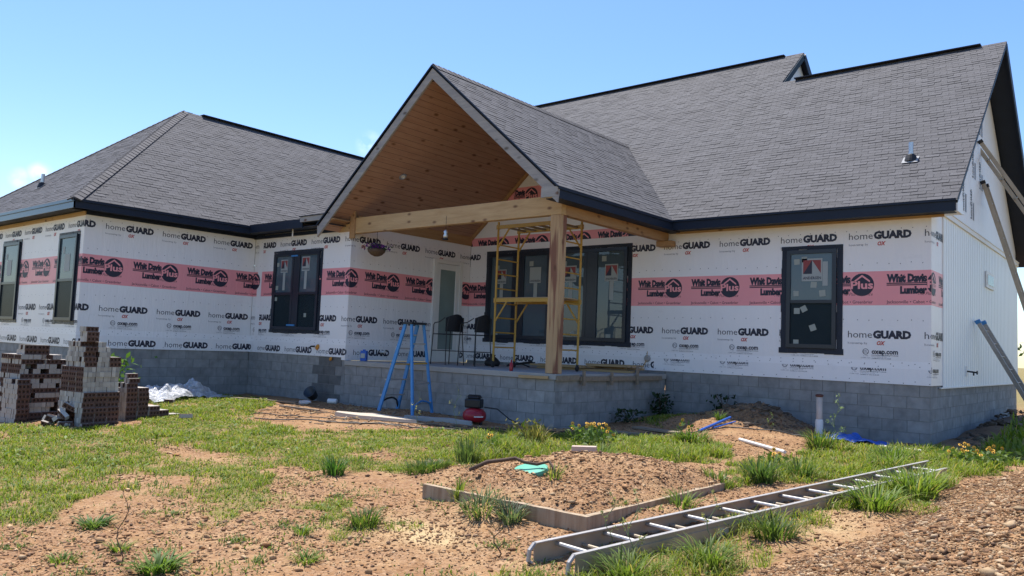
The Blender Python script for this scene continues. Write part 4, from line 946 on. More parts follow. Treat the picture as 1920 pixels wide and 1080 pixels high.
# slab form boards and stakes at the post
for a, b, sz, lb in (((4.95, -.055, -.135), (5.60, -.055, -.125), (.03, .05), 'short pale board flat against the slab edge left of the post foot'), ((5.775, -.03, -.13), (5.775, .62, -.12), (.03, .09), 'form board on the right edge of the slab at the post foot'), ((5.775, .66, -.14), (5.775, 3.6, -.14), (.03, .085), 'long grey form board along the right edge of the porch slab')):
    mb = MB(); mb.bar(a, b, *sz); o = mb.build('form_board', M['lath'] if sz[1] < .06 else M['darkwood'], loc=a); tag(o, lb, 'board')
for y, h, lb in ((.70, .14, 'short wooden stake at the slab edge nearest the post'), (1.62, .13, 'short wooden stake midway along the slab right edge'), (2.55, .26, 'tall wooden stake on the slab right edge near the main wall')):
    mb = MB(); mb.box((5.795, y, -.26), (5.825, y+.065, -.14+h)); o = mb.build('stake', M['darkwood'], loc=(5.81, y+.05, -.26)); tag(o, lb, 'stake')
# ---- hanging basket and lantern
hb = empty('hanging_basket', (.78, .07, 2.20), 'hanging basket of purple flowers below the left end of the porch beam', 'hanging basket')
mb = MB(); mb.lathe((.78, .07, 2.20), [(.05, 0), (.12, .03), (.18, .09), (.20, .15), (.185, .15)], 18); P(mb, 'basket', M['bark'], hb, smooth=True)
mb = MB()
for k in range(3): t_ = k*2.1; mb.tube([(.78+.19*math.cos(t_), .07+.19*math.sin(t_), 2.35), (.78, .07, 2.6), (.78, .07, 2.735)], .004, 5)
P(mb, 'chain', M['black'], hb)
def leaf_cloud(n, fn, size, rng):
    V = np.zeros((n, 4, 3)); 
    for i in range(n):
        c = np.array(fn(rng)); a = rng.normal(size=3); a /= np.linalg.norm(a); b = np.cross(a, rng.normal(size=3)); b /= np.linalg.norm(b); s_ = size*rng.uniform(.6, 1.3)
        V[i] = [c-a*s_, c-b*s_*.45, c+a*s_, c+b*s_*.45]
    return V.reshape(-1, 3), np.arange(n*4).reshape(n, 4)
def leafmat(name, c, var=.35, trans=.4):
    t = NT(name); a = t.n('ShaderNodeAttribute', attribute_name='col').outputs['Color']
    df = t.n('ShaderNodeBsdfPrincipled', {'Base Color': a, 'Roughness': .55, 'Specular IOR Level': .25}); tl = t.n('ShaderNodeBsdfTranslucent', {'Color': t.mix(1, a, (1.1, 1.15, .55), 'MULTIPLY')})
    mx = t.n('ShaderNodeMixShader', {0: trans, 1: df.outputs[0], 2: tl.outputs[0]}); t.l(mx.outputs[0], t.out.inputs['Surface']); return t.m
M['leaf'] = leafmat('green_leaf', None)
def leaf_obj(name, n, fn, size, c0, c1, rng, parent=None, loc=(0, 0, 0)):
    V, F = leaf_cloud(n, fn, size, rng); k = rng.uniform(0, 1, n); cc = np.array(c0)*(1-k[:, None])+np.array(c1)*k[:, None]
    o = np_mesh(name, V, F, M['leaf'], np.repeat(cc, 4, 0), False, rootloc(parent) if parent else loc)
    if parent: o.parent = parent; o.location = (0, 0, 0)
    return o
g = np.random.default_rng(3)
leaf_obj('bloom_mass', 200, lambda r: (.78+r.normal()*.12, .07+r.normal()*.12, 2.36+r.uniform(0, .09)), .035, (.10, .03, .22), (.22, .06, .36), g, hb)
leaf_obj('foliage', 130, lambda r: (.78+r.normal()*.11, .07+r.normal()*.11, 2.34+r.uniform(-.03, .10)), .035, (.03, .07, .03), (.05, .12, .04), g, hb)
ln = empty('hanging_feeder', (2.94, -.035, 2.42), 'small glass feeder hanging in front of the middle of the porch beam', 'feeder')
mb = MB(); mb.tube([(2.94, -.035, 2.90), (2.94, -.035, 2.62)], .004, 5); P(mb, 'wire', M['black'], ln)
mb = MB(); mb.lathe((2.94, -.035, 2.45), [(.03, 0), (.05, .05), (.03, .09), (.045, .13), (.02, .17)], 14); P(mb, 'glass_bottle', M['galv'], ln, smooth=True)
mb = MB(); mb.lathe((2.94, -.035, 2.42), [(.05, 0), (.06, .01), (.055, .03), (.03, .035)], 14); P(mb, 'tray', M['rubber'], ln)

# ---- air compressor
cx, cy = 4.42, -.60; cz = gz(cx, cy)
ac = empty('air_compressor', (cx, cy, cz), 'red pancake air compressor with black top on the ground by the porch wall', 'air compressor')
mb = MB(); mb.lathe((cx, cy, cz+.03), [(.05, .0), (.15, .01), (.20, .06), (.21, .11), (.20, .17), (.15, .23), (.06, .25)], 26); P(mb, 'tank', M['red'], ac, smooth=True)
mb = MB(); mb.obox((cx-.02, cy, cz+.36), (.9, .4, 0), (-.4, .9, 0), (0, 0, 1), (.30, .22, .16)); mb.obox((cx-.02, cy, cz+.46), (.9, .4, 0), (-.4, .9, 0), (0, 0, 1), (.22, .16, .05)); P(mb, 'motor_cover', M['black'], ac, bevel=.025)
mb = MB(); mb.tube([(cx-.13, cy-.06, cz+.46), (cx-.10, cy-.05, cz+.50), (cx+.08, cy+.04, cz+.50), (cx+.11, cy+.05, cz+.46)], .012, 7); P(mb, 'handle', M['rubber'], ac)
mb = MB(); dr = Vector((.88, -.47, 0)); sd_ = Vector((.47, .88, 0)); mb.obox(Vector((cx, cy, cz+.14))+dr*.213, sd_, dr, (0, 0, 1), (.17, .004, .016)); P(mb, 'label', M['white'], ac)
for k in range(3): t_ = k*2.1+.3; mb = MB(); mb.lathe((cx+.13*math.cos(t_), cy+.13*math.sin(t_), cz-.01), [(.025, 0), (.03, .02), (.025, .05)], 10); P(mb, 'foot', M['rubber'], ac)
mb = MB(); mb.tube([(cx+.15, cy+.08, cz+.3), (cx+.35, cy+.2, cz+.28), (cx+.6, cy+.25, cz+.12), (cx+1.0, cy+.25, cz+.02), (cx+1.6, cy+.1, cz+.02), (cx+2.2, cy-.3, cz+.03)], .010, 6); P(mb, 'air_hose', M['rubber'], ac)
# ---- small things along the wall
cz = gz(-.80, -.22)
mb = MB(); ax = Vector((.25, -.75, .55)).normalized(); mb.lathe((-.80, -.16, cz+.10), [(.08, 0), (.10, .02), (.135, .22), (.145, .23), (.13, .23), (.09, .03)], 20, 0, ax); o = mb.build('bucket', plain('dark_blue_bucket', (.03, .045, .065), .4), loc=(-.8, -.2, cz), smooth=True); tag(o, 'dark plastic bucket lying tipped against the block wall', 'bucket')
cz = gz(-.05, -.95); mb = MB(); mb.lathe((-.05, -.95, cz+.05), [(.02, -.12), (.045, -.10), (.045, .06), (.02, .11), (.02, .14)], 12, 0, (.8, .5, .1)); o = mb.build('water_bottle', M['plastic'], loc=(-.05, -.95, cz), smooth=True); tag(o, 'crushed clear plastic bottle on the dirt near the bucket', 'bottle')
cz = gz(.1, -.35); mb = MB(); mb.lathe((.1, -.35, cz+.06), [(.05, -.10), (.055, -.09), (.055, .09), (.05, .10)], 14, 0, (.85, .5, 0)); o = mb.build('white_can', M['white'], loc=(.1, -.35, cz), smooth=True); tag(o, 'small white can lying by the block wall right of the bucket', 'can')
def chunk(name, x, y, sx, sy, h, rz, mat, label, cat, seed=0, z=None):
    r_ = random.Random(seed); mb = MB(); n = 14; c, s_ = math.cos(rz), math.sin(rz); base = gz(x, y) if z is None else z; top = []; bot = []
    for k in range(n):
        a = 2*math.pi*k/n; q = r_.uniform(.82, 1.08); u = sx*math.cos(a)*q; w = sy*math.sin(a)*q
        X, Y = x+u*c-w*s_, y+u*s_+w*c; g0 = gz(X, Y) if z is None else z; top.append((x+(X-x)*.96, y+(Y-y)*.96, max(base, g0)+h*r_.uniform(.85, 1.05))); bot.append((X, Y, g0-.05))
    mb.face(top)
    for k in range(n): j = (k+1) % n; mb.face([bot[k], bot[j], top[j], top[k]])
    o = mb.build(name, mat, loc=(x, y, base)); tag(o, label, cat); return o
chunk('concrete_spill', 2.95, -1.62, .95, .24, .06, .10, plain('pale_spilled_concrete', (.46, .40, .32), .9, .15, 5, bump=.5), 'long pale slab of spilled concrete on the ground in front of the step ladder', 'concrete', 2)
chunk('concrete_spill', 3.9, -.95, .8, .12, .05, .2, M['concrete'], 'narrow grey strip of spilled concrete in the shade by the porch wall', 'concrete', 4)
deb = [(-1.2, -1.2, 1.9, .12, .25, 'long grey board lying on the ground left of the bucket'), (.9, -1.75, 1.0, .06, .2, 'thin brown stick of wood on the bare dirt left of the concrete spill'), (6.6, .35, 1.2, .16, .15, 'weathered plank in the shade beside the porch corner'), (7.1, 1.1, .9, .2, -.1, 'short grey plank on the shaded mound by the porch')]
for (x, y, l, w_, rz, lb) in deb:
    c, s_ = math.cos(rz), math.sin(rz); a = Vector((x-l/2*c, y-l/2*s_, 0)); b = Vector((x+l/2*c, y+l/2*s_, 0)); a.z = gz(a.x, a.y)+.03; b.z = gz(b.x, b.y)+.03
    mb = MB(); mb.bar(a, b, w_, .03); o = mb.build('plank', M['darkwood'], loc=a); tag(o, lb, 'plank')
# bits of scrap wood (too many to count)
mb = MB()
for i in range(150):
    x = rb.gauss(2.2, 1.7); y = -1.7+rb.gauss(0, .75)
    if y > -.15 or y < -3.2: continue
    rz = rb.uniform(0, 3.1); l = rb.uniform(.05, .28); z = gz(x, y)+.012; mb.obox((x, y, z), (math.cos(rz), math.sin(rz), rb.uniform(-.08, .08)), (-math.sin(rz), math.cos(rz), 0), (0, 0, 1), (l, rb.uniform(.01, .04), .012), rb.choice((0, 0, 1)))
o = mb.build('scrap_wood', [M['darkwood'], M['lath']], loc=(2, -1.7, -1)); tag(o, 'scattered slivers of scrap wood on the bare dirt before the porch', 'scrap wood', kind='stuff')
def cable(pts, r, label, mat='rubber', name='cable', z=.015):
    q = []; pts = [Vector((*p, 0)) for p in pts]
    for i in range(len(pts)-1):
        for k in range(10):
            p = pts[i].lerp(pts[i+1], k/10); p.y += .05*math.sin(p.x*2.3)+.03*math.sin(p.x*5.1); p.z = gz(p.x, p.y)+z+r; q.append(p)
    mb = MB(); mb.tube(q, r, 6); o = mb.build(name, M[mat], loc=q[0]); tag(o, label, 'cable'); return o
cable([(1.9, -3.3), (3.6, -2.5), (5.2, -1.55), (6.4, -.9), (7.5, .5), (8.0, 2.0), (9.6, 2.4)], .010, 'black cable snaking over the bare dirt from the lawn to the mound')
cable([(1.2, -3.0), (3.0, -2.2), (5.0, -1.2), (6.6, -.3), (7.2, 1.0)], .008, 'thin black cable running just in front of the compressor')
# ---- pipes by the mound
pp = empty('standpipe', (9.12, 3.2, gz(9.12, 3.2)), 'white stained plastic standpipe rising beside the block wall under the right window', 'pipe')
z0 = gz(9.12, 3.2)
mb = MB(); mb.lathe((9.12, 3.2, z0-.1), [(.052, 0), (.052, .75), (.045, .75), (.045, .6)], 16); P(mb, 'pipe', plain('stained_pipe', (.50, .42, .36), .5, .25, 8), pp, smooth=True)
mb = MB(); mb.lathe((9.12, 3.2, z0-.1), [(.062, 0), (.068, .05), (.068, .30), (.064, .31), (.064, .33), (.056, .34)], 16); P(mb, 'coupling', M['pvc'], pp, smooth=True)
mb = MB(); mb.lathe((9.12, 3.2, z0+.65), [(.058, -.02), (.07, 0), (.062, .02), (.03, .03)], 12); P(mb, 'cap', plain('rusty_cap', (.10, .04, .03), .8, .4, 20), pp)
def gtube(name, a, b, r, mat, label, cat, za=.03, zb=.03, n=10):
    a = Vector((*a, gz(*a)+za)); b = Vector((*b, gz(*b)+zb)); mb = MB(); pts = [a.lerp(b, k/8)+Vector((0, 0, .0)) for k in range(9)]; mb.tube(pts, r, n); o = mb.build(name, M[mat], loc=a, smooth=False); tag(o, label, cat)
gtube('plastic_pipe', (7.75, 1.35), (7.72, 2.65), .024, 'bluepipe', 'bright blue pipe leaning out of the lit dirt mound', 'pipe', .03, .10)
gtube('plastic_pipe', (7.83, 1.75), (7.93, 2.4), .014, 'bluepipe', 'shorter thinner blue pipe beside the leaning one', 'pipe', .03, .07)
gtube('plastic_pipe', (8.65, .95), (9.62, .28), .028, 'pvc', 'white plastic pipe lying on the dirt below the mound', 'pipe', .02, .02)
gtube('plastic_pipe', (10.25, 2.75), (11.0, 2.55), .025, 'pvc', 'white pipe end on the ground by the right house corner', 'pipe', .02, .02)
n = 26; uu, vv = np.meshgrid(np.linspace(-1, 1, n), np.linspace(-1, 1, n)); tx = 9.75+.55*uu; ty = 2.95+.25*vv+.1*uu; tz = ground(tx, ty, False)+.02+.16*np.abs(fbm(uu*2.5+4, vv*2+1, 3, 12)-.35)*np.clip(1.2-uu**2-vv**2*.4, 0, 1)*2.2
idx = np.arange(n*n).reshape(n, n); ff = np.stack([idx[:-1, :-1], idx[:-1, 1:], idx[1:, 1:], idx[1:, :-1]], -1).reshape(-1, 4)
o = np_mesh('tarpaulin', np.stack([tx, ty, tz], -1).reshape(-1, 3), ff, M['bluetarp'], None, True, (9.75, 2.95, -1)); tag(o, 'bunched blue tarpaulin on the ground beside the standpipe', 'tarpaulin')
# ---- septic frame, lids, root
t = NT('septic_concrete'); v = t.coord(); n1 = t.noise(v, 2.5, 5); st = t.noise(t.coord((14, 14, 1.5)), 1.5, 4)
t.bump(t.noise(v, 60, 4), .4, .006); M['sept'] = t.set(t.mix(t.mr(st, .4, .7, 0, .7), t.mix(n1, (.34, .26, .175), (.42, .34, .24)), (.22, .14, .08)), .95, .2)
sf = empty('concrete_surround', (9.3, -4.3, -1.08), 'low rectangular concrete frame filled with reddish dirt in the middle of the yard', 'surround')
x0, x1, y0, y1 = SEP; zt = -.965
def wall_piece(name, a, b, th=.06):
    mb = MB(); n = 14; A = Vector((*a, 0)); B = Vector((*b, 0)); d = (B-A).normalized(); s_ = Vector((-d.y, d.x, 0))*th/2
    tp = []
    for k in range(n+1):
        p = A.lerp(B, k/n); h = zt+rb.uniform(-.002, .002); tp.append((p, h))
    for k in range(n):
        (p, h), (q, g_) = tp[k], tp[k+1]; Z = lambda v, z: (v.x, v.y, z)
        mb.face([Z(p-s_, -1.3), Z(q-s_, -1.3), Z(q-s_, g_), Z(p-s_, h)]); mb.face([Z(p-s_, h), Z(q-s_, g_), Z(q+s_, g_), Z(p+s_, h)]); mb.face([Z(q+s_, -1.3), Z(p+s_, -1.3), Z(p+s_, h), Z(q+s_, g_)])
    for p, h in (tp[0], tp[-1]): mb.face([(p-s_).to_tuple()[:2]+(-1.3,), (p+s_).to_tuple()[:2]+(-1.3,), (p+s_).to_tuple()[:2]+(h,), (p-s_).to_tuple()[:2]+(h,)])
    P(mb, name, M['sept'], sf)
wall_piece('frame_side', (x0, y0), (x1+.03, y0)); wall_piece('frame_side', (x1, y0+.031), (x1, y1))
def lid(x, y, r, lb, tilt=(0, 0, 1), dz=.0):
    mb = MB(); z = gz(x, y)+dz; mb.lathe((x, y, z), [(r*.98, -.03), (r, -.01), (r*.97, .012), (r*.6, .018)], 24, 0, tilt); mb.lathe(Vector((x, y, z))+Vector((r*.7, .02, .014)), [(.018, 0), (.014, .008)], 8, 1, tilt); o = mb.build('lid', [M['green_lid'], M['rubber']], loc=(x, y, z)); tag(o, lb, 'lid')
lid(9.22, -2.83, .20, 'round green plastic lid showing at the back of the dirt filled frame', (.05, -.22, 1), .03); lid(9.05, -4.86, .17, 'green lid half buried under the crooked root', (.0, -.2, 1), .02)
pts = [(8.62, -5.28), (8.70, -5.12), (8.80, -5.0), (8.92, -4.95), (9.02, -4.93), (9.12, -4.86), (9.22, -4.80), (9.30, -4.82), (9.36, -4.88)]; zz = [.0, .07, .11, .11, .085, .075, .085, .06, .0]
mb = MB(); mb.tube([(p[0], p[1], gz(*p)+h+.01) for p, h in zip(pts, zz)], .022, 8, r_end=.012); o = mb.build('root', M['bark'], loc=(9, -5, -.95), smooth=True); tag(o, 'crooked brown root arching over the dirt in the concrete frame', 'root')

# ---- aluminium extension ladder in the grass
la, lb_ = Vector((10.44, -6.58, 0)), Vector((11.47, .22, 0)); dl = (lb_-la).normalized(); pl = Vector((dl.y, -dl.x, 0)); LW_ = .40; LL = (lb_-la).length
def LP(s, w, z): p = la+dl*s+pl*w; return Vector((p.x, p.y, -1.125+.125*(s/LL)+z))
el = empty('extension_ladder', LP(LL/2, LW_/2, 0), 'long aluminium extension ladder lying in the grass across the front right', 'ladder')
for w in (0, LW_):
    mb = MB(); s_ = 1 if w == 0 else -1
    LE = LL if w == 0 else LL-.45
    a, b = LP(.0, w, .072), LP(LE-.02, w, .072); mb.bar(a, b, .006, .138); mb.bar(LP(0, w+s_*.013, .144), LP(LE, w+s_*.013, .144), .036, .008, 1); mb.bar(LP(0.02, w+s_*.012, .004), LP(LE, w+s_*.012, .004), .03, .008)
    mb.bar(LP(.3, w-s_*.006, .055), LP(LE-.3, w-s_*.006, .055), .008, .10)
    P(mb, 'rail', [M['alu_tan_reflect'], M['alu']], el)
    mb = MB(); mb.tube([LP(-.005, w+s_*.01, .14), LP(-.05, w+s_*.01, .10), LP(-.06, w+s_*.01, .03), LP(-.02, w+s_*.01, .0)], .016, 8); P(mb, 'end_cap', M['alu'], el)
    for q in (.25, .36):
        mb = MB(); p = LP(LL*q, w-s_*.0095, .06); mb.obox(p, dl, pl, (0, 0, 1), (.12, .002, .06)); P(mb, 'label', M['rubber'] if q == .36 else M['sticker'], el)
for i in range(13): s0 = .22+i*.51; mb = MB(); mb.tube([LP(s0, .004, .105), LP(s0, LW_-.004, .105)], .017, 8); P(mb, 'rung', M['alu'], el)
for i in range(11): s0 = .50+i*.525; mb = MB(); mb.tube([LP(s0, .008, .055), LP(s0, LW_-.008, .055)], .014, 8); P(mb, 'rung', M['alu_tan_reflect'], el)
# ---- ladders leaning on the right end of the house
def lean(name, top, foot, wdir, width, label, rung=.305, rail=(.03, .075), mat='alu_tan_reflect', cap=None):
    t_, f_ = Vector(top), Vector(foot); f_.z = gz(f_.x, f_.y); wv = Vector(wdir).normalized()*width; L = (t_-f_).length; dn = (t_-f_).normalized(); nrm = dn.cross(wv).normalized()
    r = empty(name, f_, label, 'ladder')
    for s_ in (0, 1):
        mb = MB(); mb.bar(f_+wv*s_, t_+wv*s_, rail[0], rail[1], 0, up=nrm); P(mb, 'rail', M[mat], r)
        mb = MB(); c = t_+wv*s_; mb.bar(c-dn*.04, c+dn*.035, rail[0]+.02, rail[1]+.02, 0, up=nrm); P(mb, 'end_cap', M['rubber'] if not cap else M[cap], r)
    k = .3
    while k < L-.1: p = f_+dn*k; mb = MB(); mb.tube([p, p+wv], .014, 6); P(mb, 'rung', M['alu'], r); k += rung
    return r
lean('extension_ladder', (10.80, 8.15, 5.18), (14.3, 9.35, -1), (-.32, 1, 0), .40, 'uppermost aluminium ladder leaning against the house gable on the right', .5)
lean('extension_ladder', (10.80, 8.45, 4.35), (12.25, 8.6, -1), (0, 1, 0), .42, 'middle steep aluminium ladder leaning against the right end of the house', .4)
lean('step_ladder', (10.84, 7.55, 1.28), (11.95, 8.25, -1), (.10, 1, 0), .40, 'blue capped step ladder leaning against the white siding on the right end', .3, (.03, .08), 'alu', 'blue')

# ================================================================ GROUND COVER
def scatter(n, x0, x1, y0, y1, prob, rng):
    x = rng.uniform(x0, x1, n); y = rng.uniform(y0, y1, n); p = prob(x, y); k = rng.uniform(0, 1, n) < p
    return x[k], y[k]
def house_mask(x, y):      # 0 under the house or the porch
    return ~(((x > -a_-8.3) & (x < -a_+.06) & (y > -e_-.05)) | ((x < .06) & (y > -.06) & (x > -13)) | ((x > 0) & (x < 5.78) & (y > -.06)) | ((x > 5) & (x < L_+.05) & (y > d_-.05)))
def in_view(x, y, margin=1.12):
    dx, dy = x-CAM.x, y-CAM.y; dep = dx*_f.x+dy*_f.y; lat = dx*_r.x+dy*_r.y
    return (dep > 1.5) & (np.abs(lat) < dep*.66*margin+.6)
ICO = None
def ico():
    t = (1+5**.5)/2; v = np.array([(-1, t, 0), (1, t, 0), (-1, -t, 0), (1, -t, 0), (0, -1, t), (0, 1, t), (0, -1, -t), (0, 1, -t), (t, 0, -1), (t, 0, 1), (-t, 0, -1), (-t, 0, 1)], float); v /= np.linalg.norm(v[0])
    f = np.array([(0, 11, 5), (0, 5, 1), (0, 1, 7), (0, 7, 10), (0, 10, 11), (1, 5, 9), (5, 11, 4), (11, 10, 2), (10, 7, 6), (7, 1, 8), (3, 9, 4), (3, 4, 2), (3, 2, 6), (3, 6, 8), (3, 8, 9), (4, 9, 5), (2, 4, 11), (6, 2, 10), (8, 6, 7), (9, 8, 1)])
    return v, f
M['stone'] = attr_mat('gravel_stone', .95, nscale=40, namp=.2, bump=.4, bscale=150, bdist=.003)
def stones(name, x, y, size, rng, label, pal, zoff=.25):
    v, f = ico(); n = len(x); A = rng.uniform(.35, 1.35, (n, 12, 1)); sc3 = np.stack([rng.uniform(.9, 1.6, n), rng.uniform(.5, 1.0, n), rng.uniform(.35, .8, n)], 1)[:, None, :]
    an = rng.uniform(0, 6.28, n); c, s = np.cos(an)[:, None], np.sin(an)[:, None]
    V = v[None]*A*sc3*size[:, None, None]; V = np.stack([V[..., 0]*c-V[..., 1]*s, V[..., 0]*s+V[..., 1]*c, V[..., 2]], -1)
    z = ground(x, y)+size*zoff; V = V+np.stack([x, y, z], 1)[:, None, :]
    F = (f[None]+12*np.arange(n)[:, None, None]).reshape(-1, 3)
    pal = np.array(pal); i = rng.integers(0, len(pal), n); cc = pal[i]*rng.uniform(.75, 1.25, (n, 1))
    o = np_mesh(name, V.reshape(-1, 3), F, M['stone'], np.repeat(cc, 12, 0)); tag(o, label, 'gravel', kind='stuff'); return o
PAL = [(.31, .17, .08), (.36, .215, .11), (.26, .13, .055), (.42, .29, .165), (.21, .115, .06), (.37, .225, .115), (.15, .09, .055)]
g = np.random.default_rng(21)
x, y = scatter(380000, 11.3, 15, -7.5, 3, lambda x, y: np.clip((pile_h(x, y)-.004)*30, 0, 1)*in_view(x, y)*np.clip(1.15-(y+6)/11, .25, 1), g)
sz = np.clip(g.lognormal(-5.30, .58, len(x)), .0035, .036)
stones('gravel_heap', x, y, sz, g, 'heap of reddish brown gravel filling the lower right corner', [tuple(.85*q for q in p_) for p_ in PAL]+[(.40, .29, .18)])
def dirtprob(x, y):
    gr = grassy(x, y); n = fbm(x*1.1, y*1.1, 3, 91)
    p = (1-gr)**2*np.clip((n-.30)*3.2, .12, 1)*.8+.9*septic_in(x, y)+gau(x, y, 8.2, 3.2, 1.0, .8)
    dist = np.hypot(x-CAM.x, y-CAM.y); return np.clip(p, 0, 1)*np.clip(8/dist, .2, 1)*house_mask(x, y)*in_view(x, y)*(pile_h(x, y) < .03)
x, y = scatter(420000, 0, 12.5, -10, 4, dirtprob, g)
sz = np.clip(g.lognormal(-5.15, .55, len(x)), .0035, .038)*np.where(septic_in(x, y) > .5, 1.15, 1)
stones('pebbles', x, y, sz, g, 'pebbles and clods of dry dirt strewn over the bare ground', PAL)
# ---- grass
M['grass'] = leafmat('grass_blade', None, trans=.45)
def blades(name, x, y, h, wd, rng, c0, c1, label, cat='grass', kind='stuff', loc=(0, 0, 0), lean=.55, z=None, outward=None, dry=.06):
    n = len(x); z = ground(x, y)-.008 if z is None else z
    az = rng.uniform(0, 6.283, n) if outward is None else outward+rng.normal(0, .5, n); ld = np.stack([np.cos(az), np.sin(az)], 1); wv = np.stack([-ld[:, 1], ld[:, 0]], 1)*wd[:, None]*.5
    le = np.abs(rng.normal(lean, .3, n)); B = np.stack([x, y, z], 1); V = np.zeros((n, 7, 3))
    for k, (t, wk) in enumerate(((0, 1.0), (.4, .95), (.75, .65))):
        off = le*h*t**1.8; zz = h*(t-.22*le*t**2.2)
        c = B+np.stack([ld[:, 0]*off, ld[:, 1]*off, zz], 1)
        V[:, 2*k, :] = c; V[:, 2*k, :2] -= wv*wk; V[:, 2*k+1, :] = c; V[:, 2*k+1, :2] += wv*wk
    off = le*h; V[:, 6] = B+np.stack([ld[:, 0]*off, ld[:, 1]*off, h*(1-.30*le)], 1)
    T = np.array([(0, 1, 3), (0, 3, 2), (2, 3, 5), (2, 5, 4), (4, 5, 6)]); F = (T[None]+7*np.arange(n)[:, None, None]).reshape(-1, 3)
    k = rng.uniform(0, 1, (n, 1)); cc = np.array(c0)*(1-k)+np.array(c1)*k; d = rng.uniform(0, 1, n) < dry; cc[d] = np.array((.38, .31, .13))*rng.uniform(.7, 1.2, (d.sum(), 1))
    o = np_mesh(name, V.reshape(-1, 3), F, M['grass'], np.repeat(cc, 7, 0), False, loc)
    return tag(o, label, cat, kind=kind)
G0, G1 = (.085, .15, .018), (.29, .345, .045)
def gp_(x, y): return grassy(x, y)*house_mask(x, y)*in_view(x, y)*(pile_h(x, y) < .10)
def front(x, y): return (gp_(x, y)*np.clip(9.5/np.hypot(x-CAM.x, y-CAM.y), .25, 1))
x, y = scatter(760000, -6, 12.4, -10.5, 4, front, g)
dist = np.hypot(x-CAM.x, y-CAM.y); patch = fbm(x*1.1, y*1.1, 3, 33)
tall = 1+.9*inpoly(x, y, POLY['G2'])+1.0*inpoly(x, y, POLY['G3']); h = g.uniform(.022, .085, len(x))*(.25+1.5*patch)*(.55+.9*fbm(x*5, y*5, 2, 35))*tall; wd = g.uniform(.005, .009, len(x))*np.clip(dist/7.5, .9, 2.2)
blades('grass', x, y, h, wd, g, G0, G1, dry=.15, lean=.8, label='uneven green grass covering the yard in patches')
# broad leaved ground weeds
xx, yy = scatter(60000, -6, 12.2, -10.2, 4, lambda x, y: front(x, y)*np.clip((fbm(x*2.3, y*2.3, 3, 44)-.48)*6, 0, 1), g)
V = np.zeros((len(xx), 4, 3)); n_ = len(xx); a_z = g.uniform(0, 6.28, n_); sz = g.uniform(.012, .032, n_)*np.clip(np.hypot(xx-CAM.x, yy-CAM.y)/8, .8, 1.7); zb = ground(xx, yy)+g.uniform(.01, .06, n_)
dx, dy = np.cos(a_z)*sz, np.sin(a_z)*sz; up = g.uniform(-.2, .9, n_)*sz
V[:, 0] = np.stack([xx, yy, zb], 1); V[:, 1] = np.stack([xx+dx-dy*.45, yy+dy+dx*.45, zb+up*.6], 1); V[:, 2] = np.stack([xx+2*dx, yy+2*dy, zb+up], 1); V[:, 3] = np.stack([xx+dx+dy*.45, yy+dy-dx*.45, zb+up*.6], 1)
kc = g.uniform(0, 1, (n_, 1)); cc = np.array((.06, .12, .02))*(1-kc)+np.array((.20, .27, .06))*kc
tag(np_mesh('ground_weeds', V.reshape(-1, 3), np.arange(n_*4).reshape(n_, 4), M['leaf'], np.repeat(cc, 4, 0)), 'low broad leaved weeds matted through the grass', 'weeds', kind='stuff')
# low broad weeds mixed in the bare areas
cx_ = g.uniform(5.5, 11.5, 190); cy_ = g.uniform(-9.3, -4.5, 190); xs = []; ys = []
for a, b in zip(cx_, cy_):
    m = g.integers(12, 60); r_ = g.uniform(.03, .12); xs.append(a+g.normal(0, r_, m)); ys.append(b+g.normal(0, r_, m))
x = np.concatenate(xs); y = np.concatenate(ys); k = in_view(x, y) & (septic_in(x, y) < .3); x, y = x[k], y[k]
blades('sprouts', x, y, g.uniform(.02, .06, len(x)), g.uniform(.006, .012, len(x)), g, (.06, .11, .02), (.17, .23, .06), 'small sprouts of weeds dotted over the bare foreground', lean=.9)
# rough grass beyond and beside the house
x, y = scatter(60000, 11.5, 22, 3.5, 40, lambda x, y: in_view(x, y)*house_mask(x, y)*1.0, g)
blades('far_grass', x, y, g.uniform(.08, .3, len(x)), g.uniform(.02, .05, len(x)), g, G0, G1, 'rough grass beyond the right end of the house')
# ---- grass clumps one can point at
def clump(x, y, n, h, r, label, c0=(.07, .13, .02), c1=(.22, .29, .055), lean=.55, w=.009, name='grass_clump', cat='grass clump', dry=.06):
    a = g.uniform(0, 6.283, n); q = r*np.sqrt(g.uniform(0, 1, n))*.45; X = x+q*np.cos(a); Y = y+q*np.sin(a)
    return blades(name, X, Y, g.uniform(.5, 1.0, n)*h, g.uniform(.7, 1.4, n)*w, g, c0, c1, label, cat, None, (x, y, gz(x, y)), lean, None, a, dry)
clump(7.33, -3.92, 150, .42, .28, 'tall spiky grass clump at the left rear of the concrete kerb', (.05, .09, .03), (.17, .24, .09), .38, .011)
clump(7.54, -4.79, 420, .16, .55, 'low dense grass mound left of the concrete kerb', (.045, .09, .02), (.13, .19, .05), .7)
clump(6.81, -5.50, 140, .26, .26, 'deep green upright tuft at the edge of the lawn left of the dirt heap', (.03, .09, .02), (.09, .19, .04), .5, .011)
clump(7.05, -2.20, 150, .40, .25, 'brownish seedy grass clump in front of the porch corner', (.07, .065, .03), (.15, .17, .05), .35, .010, dry=.3)
clump(10.38, -2.42, 170, .36, .34, 'dark spreading grass clump behind the far end of the kerb', (.035, .08, .02), (.13, .20, .07), .65, .013)
clump(10.58, -1.75, 120, .34, .26, 'green tuft right of the dark clump behind the kerb', (.05, .10, .02), (.16, .23, .06), .5, .011)
clump(7.28, -8.22, 90, .13, .22, 'flat rosette of grass alone on the bare dirt at the left', (.05, .11, .02), (.14, .21, .06), 1.1, .013)
clump(8.74, -8.42, 120, .17, .24, 'bright green rosette at the bottom edge left of centre', (.06, .13, .02), (.18, .26, .06), 1.1, .014)
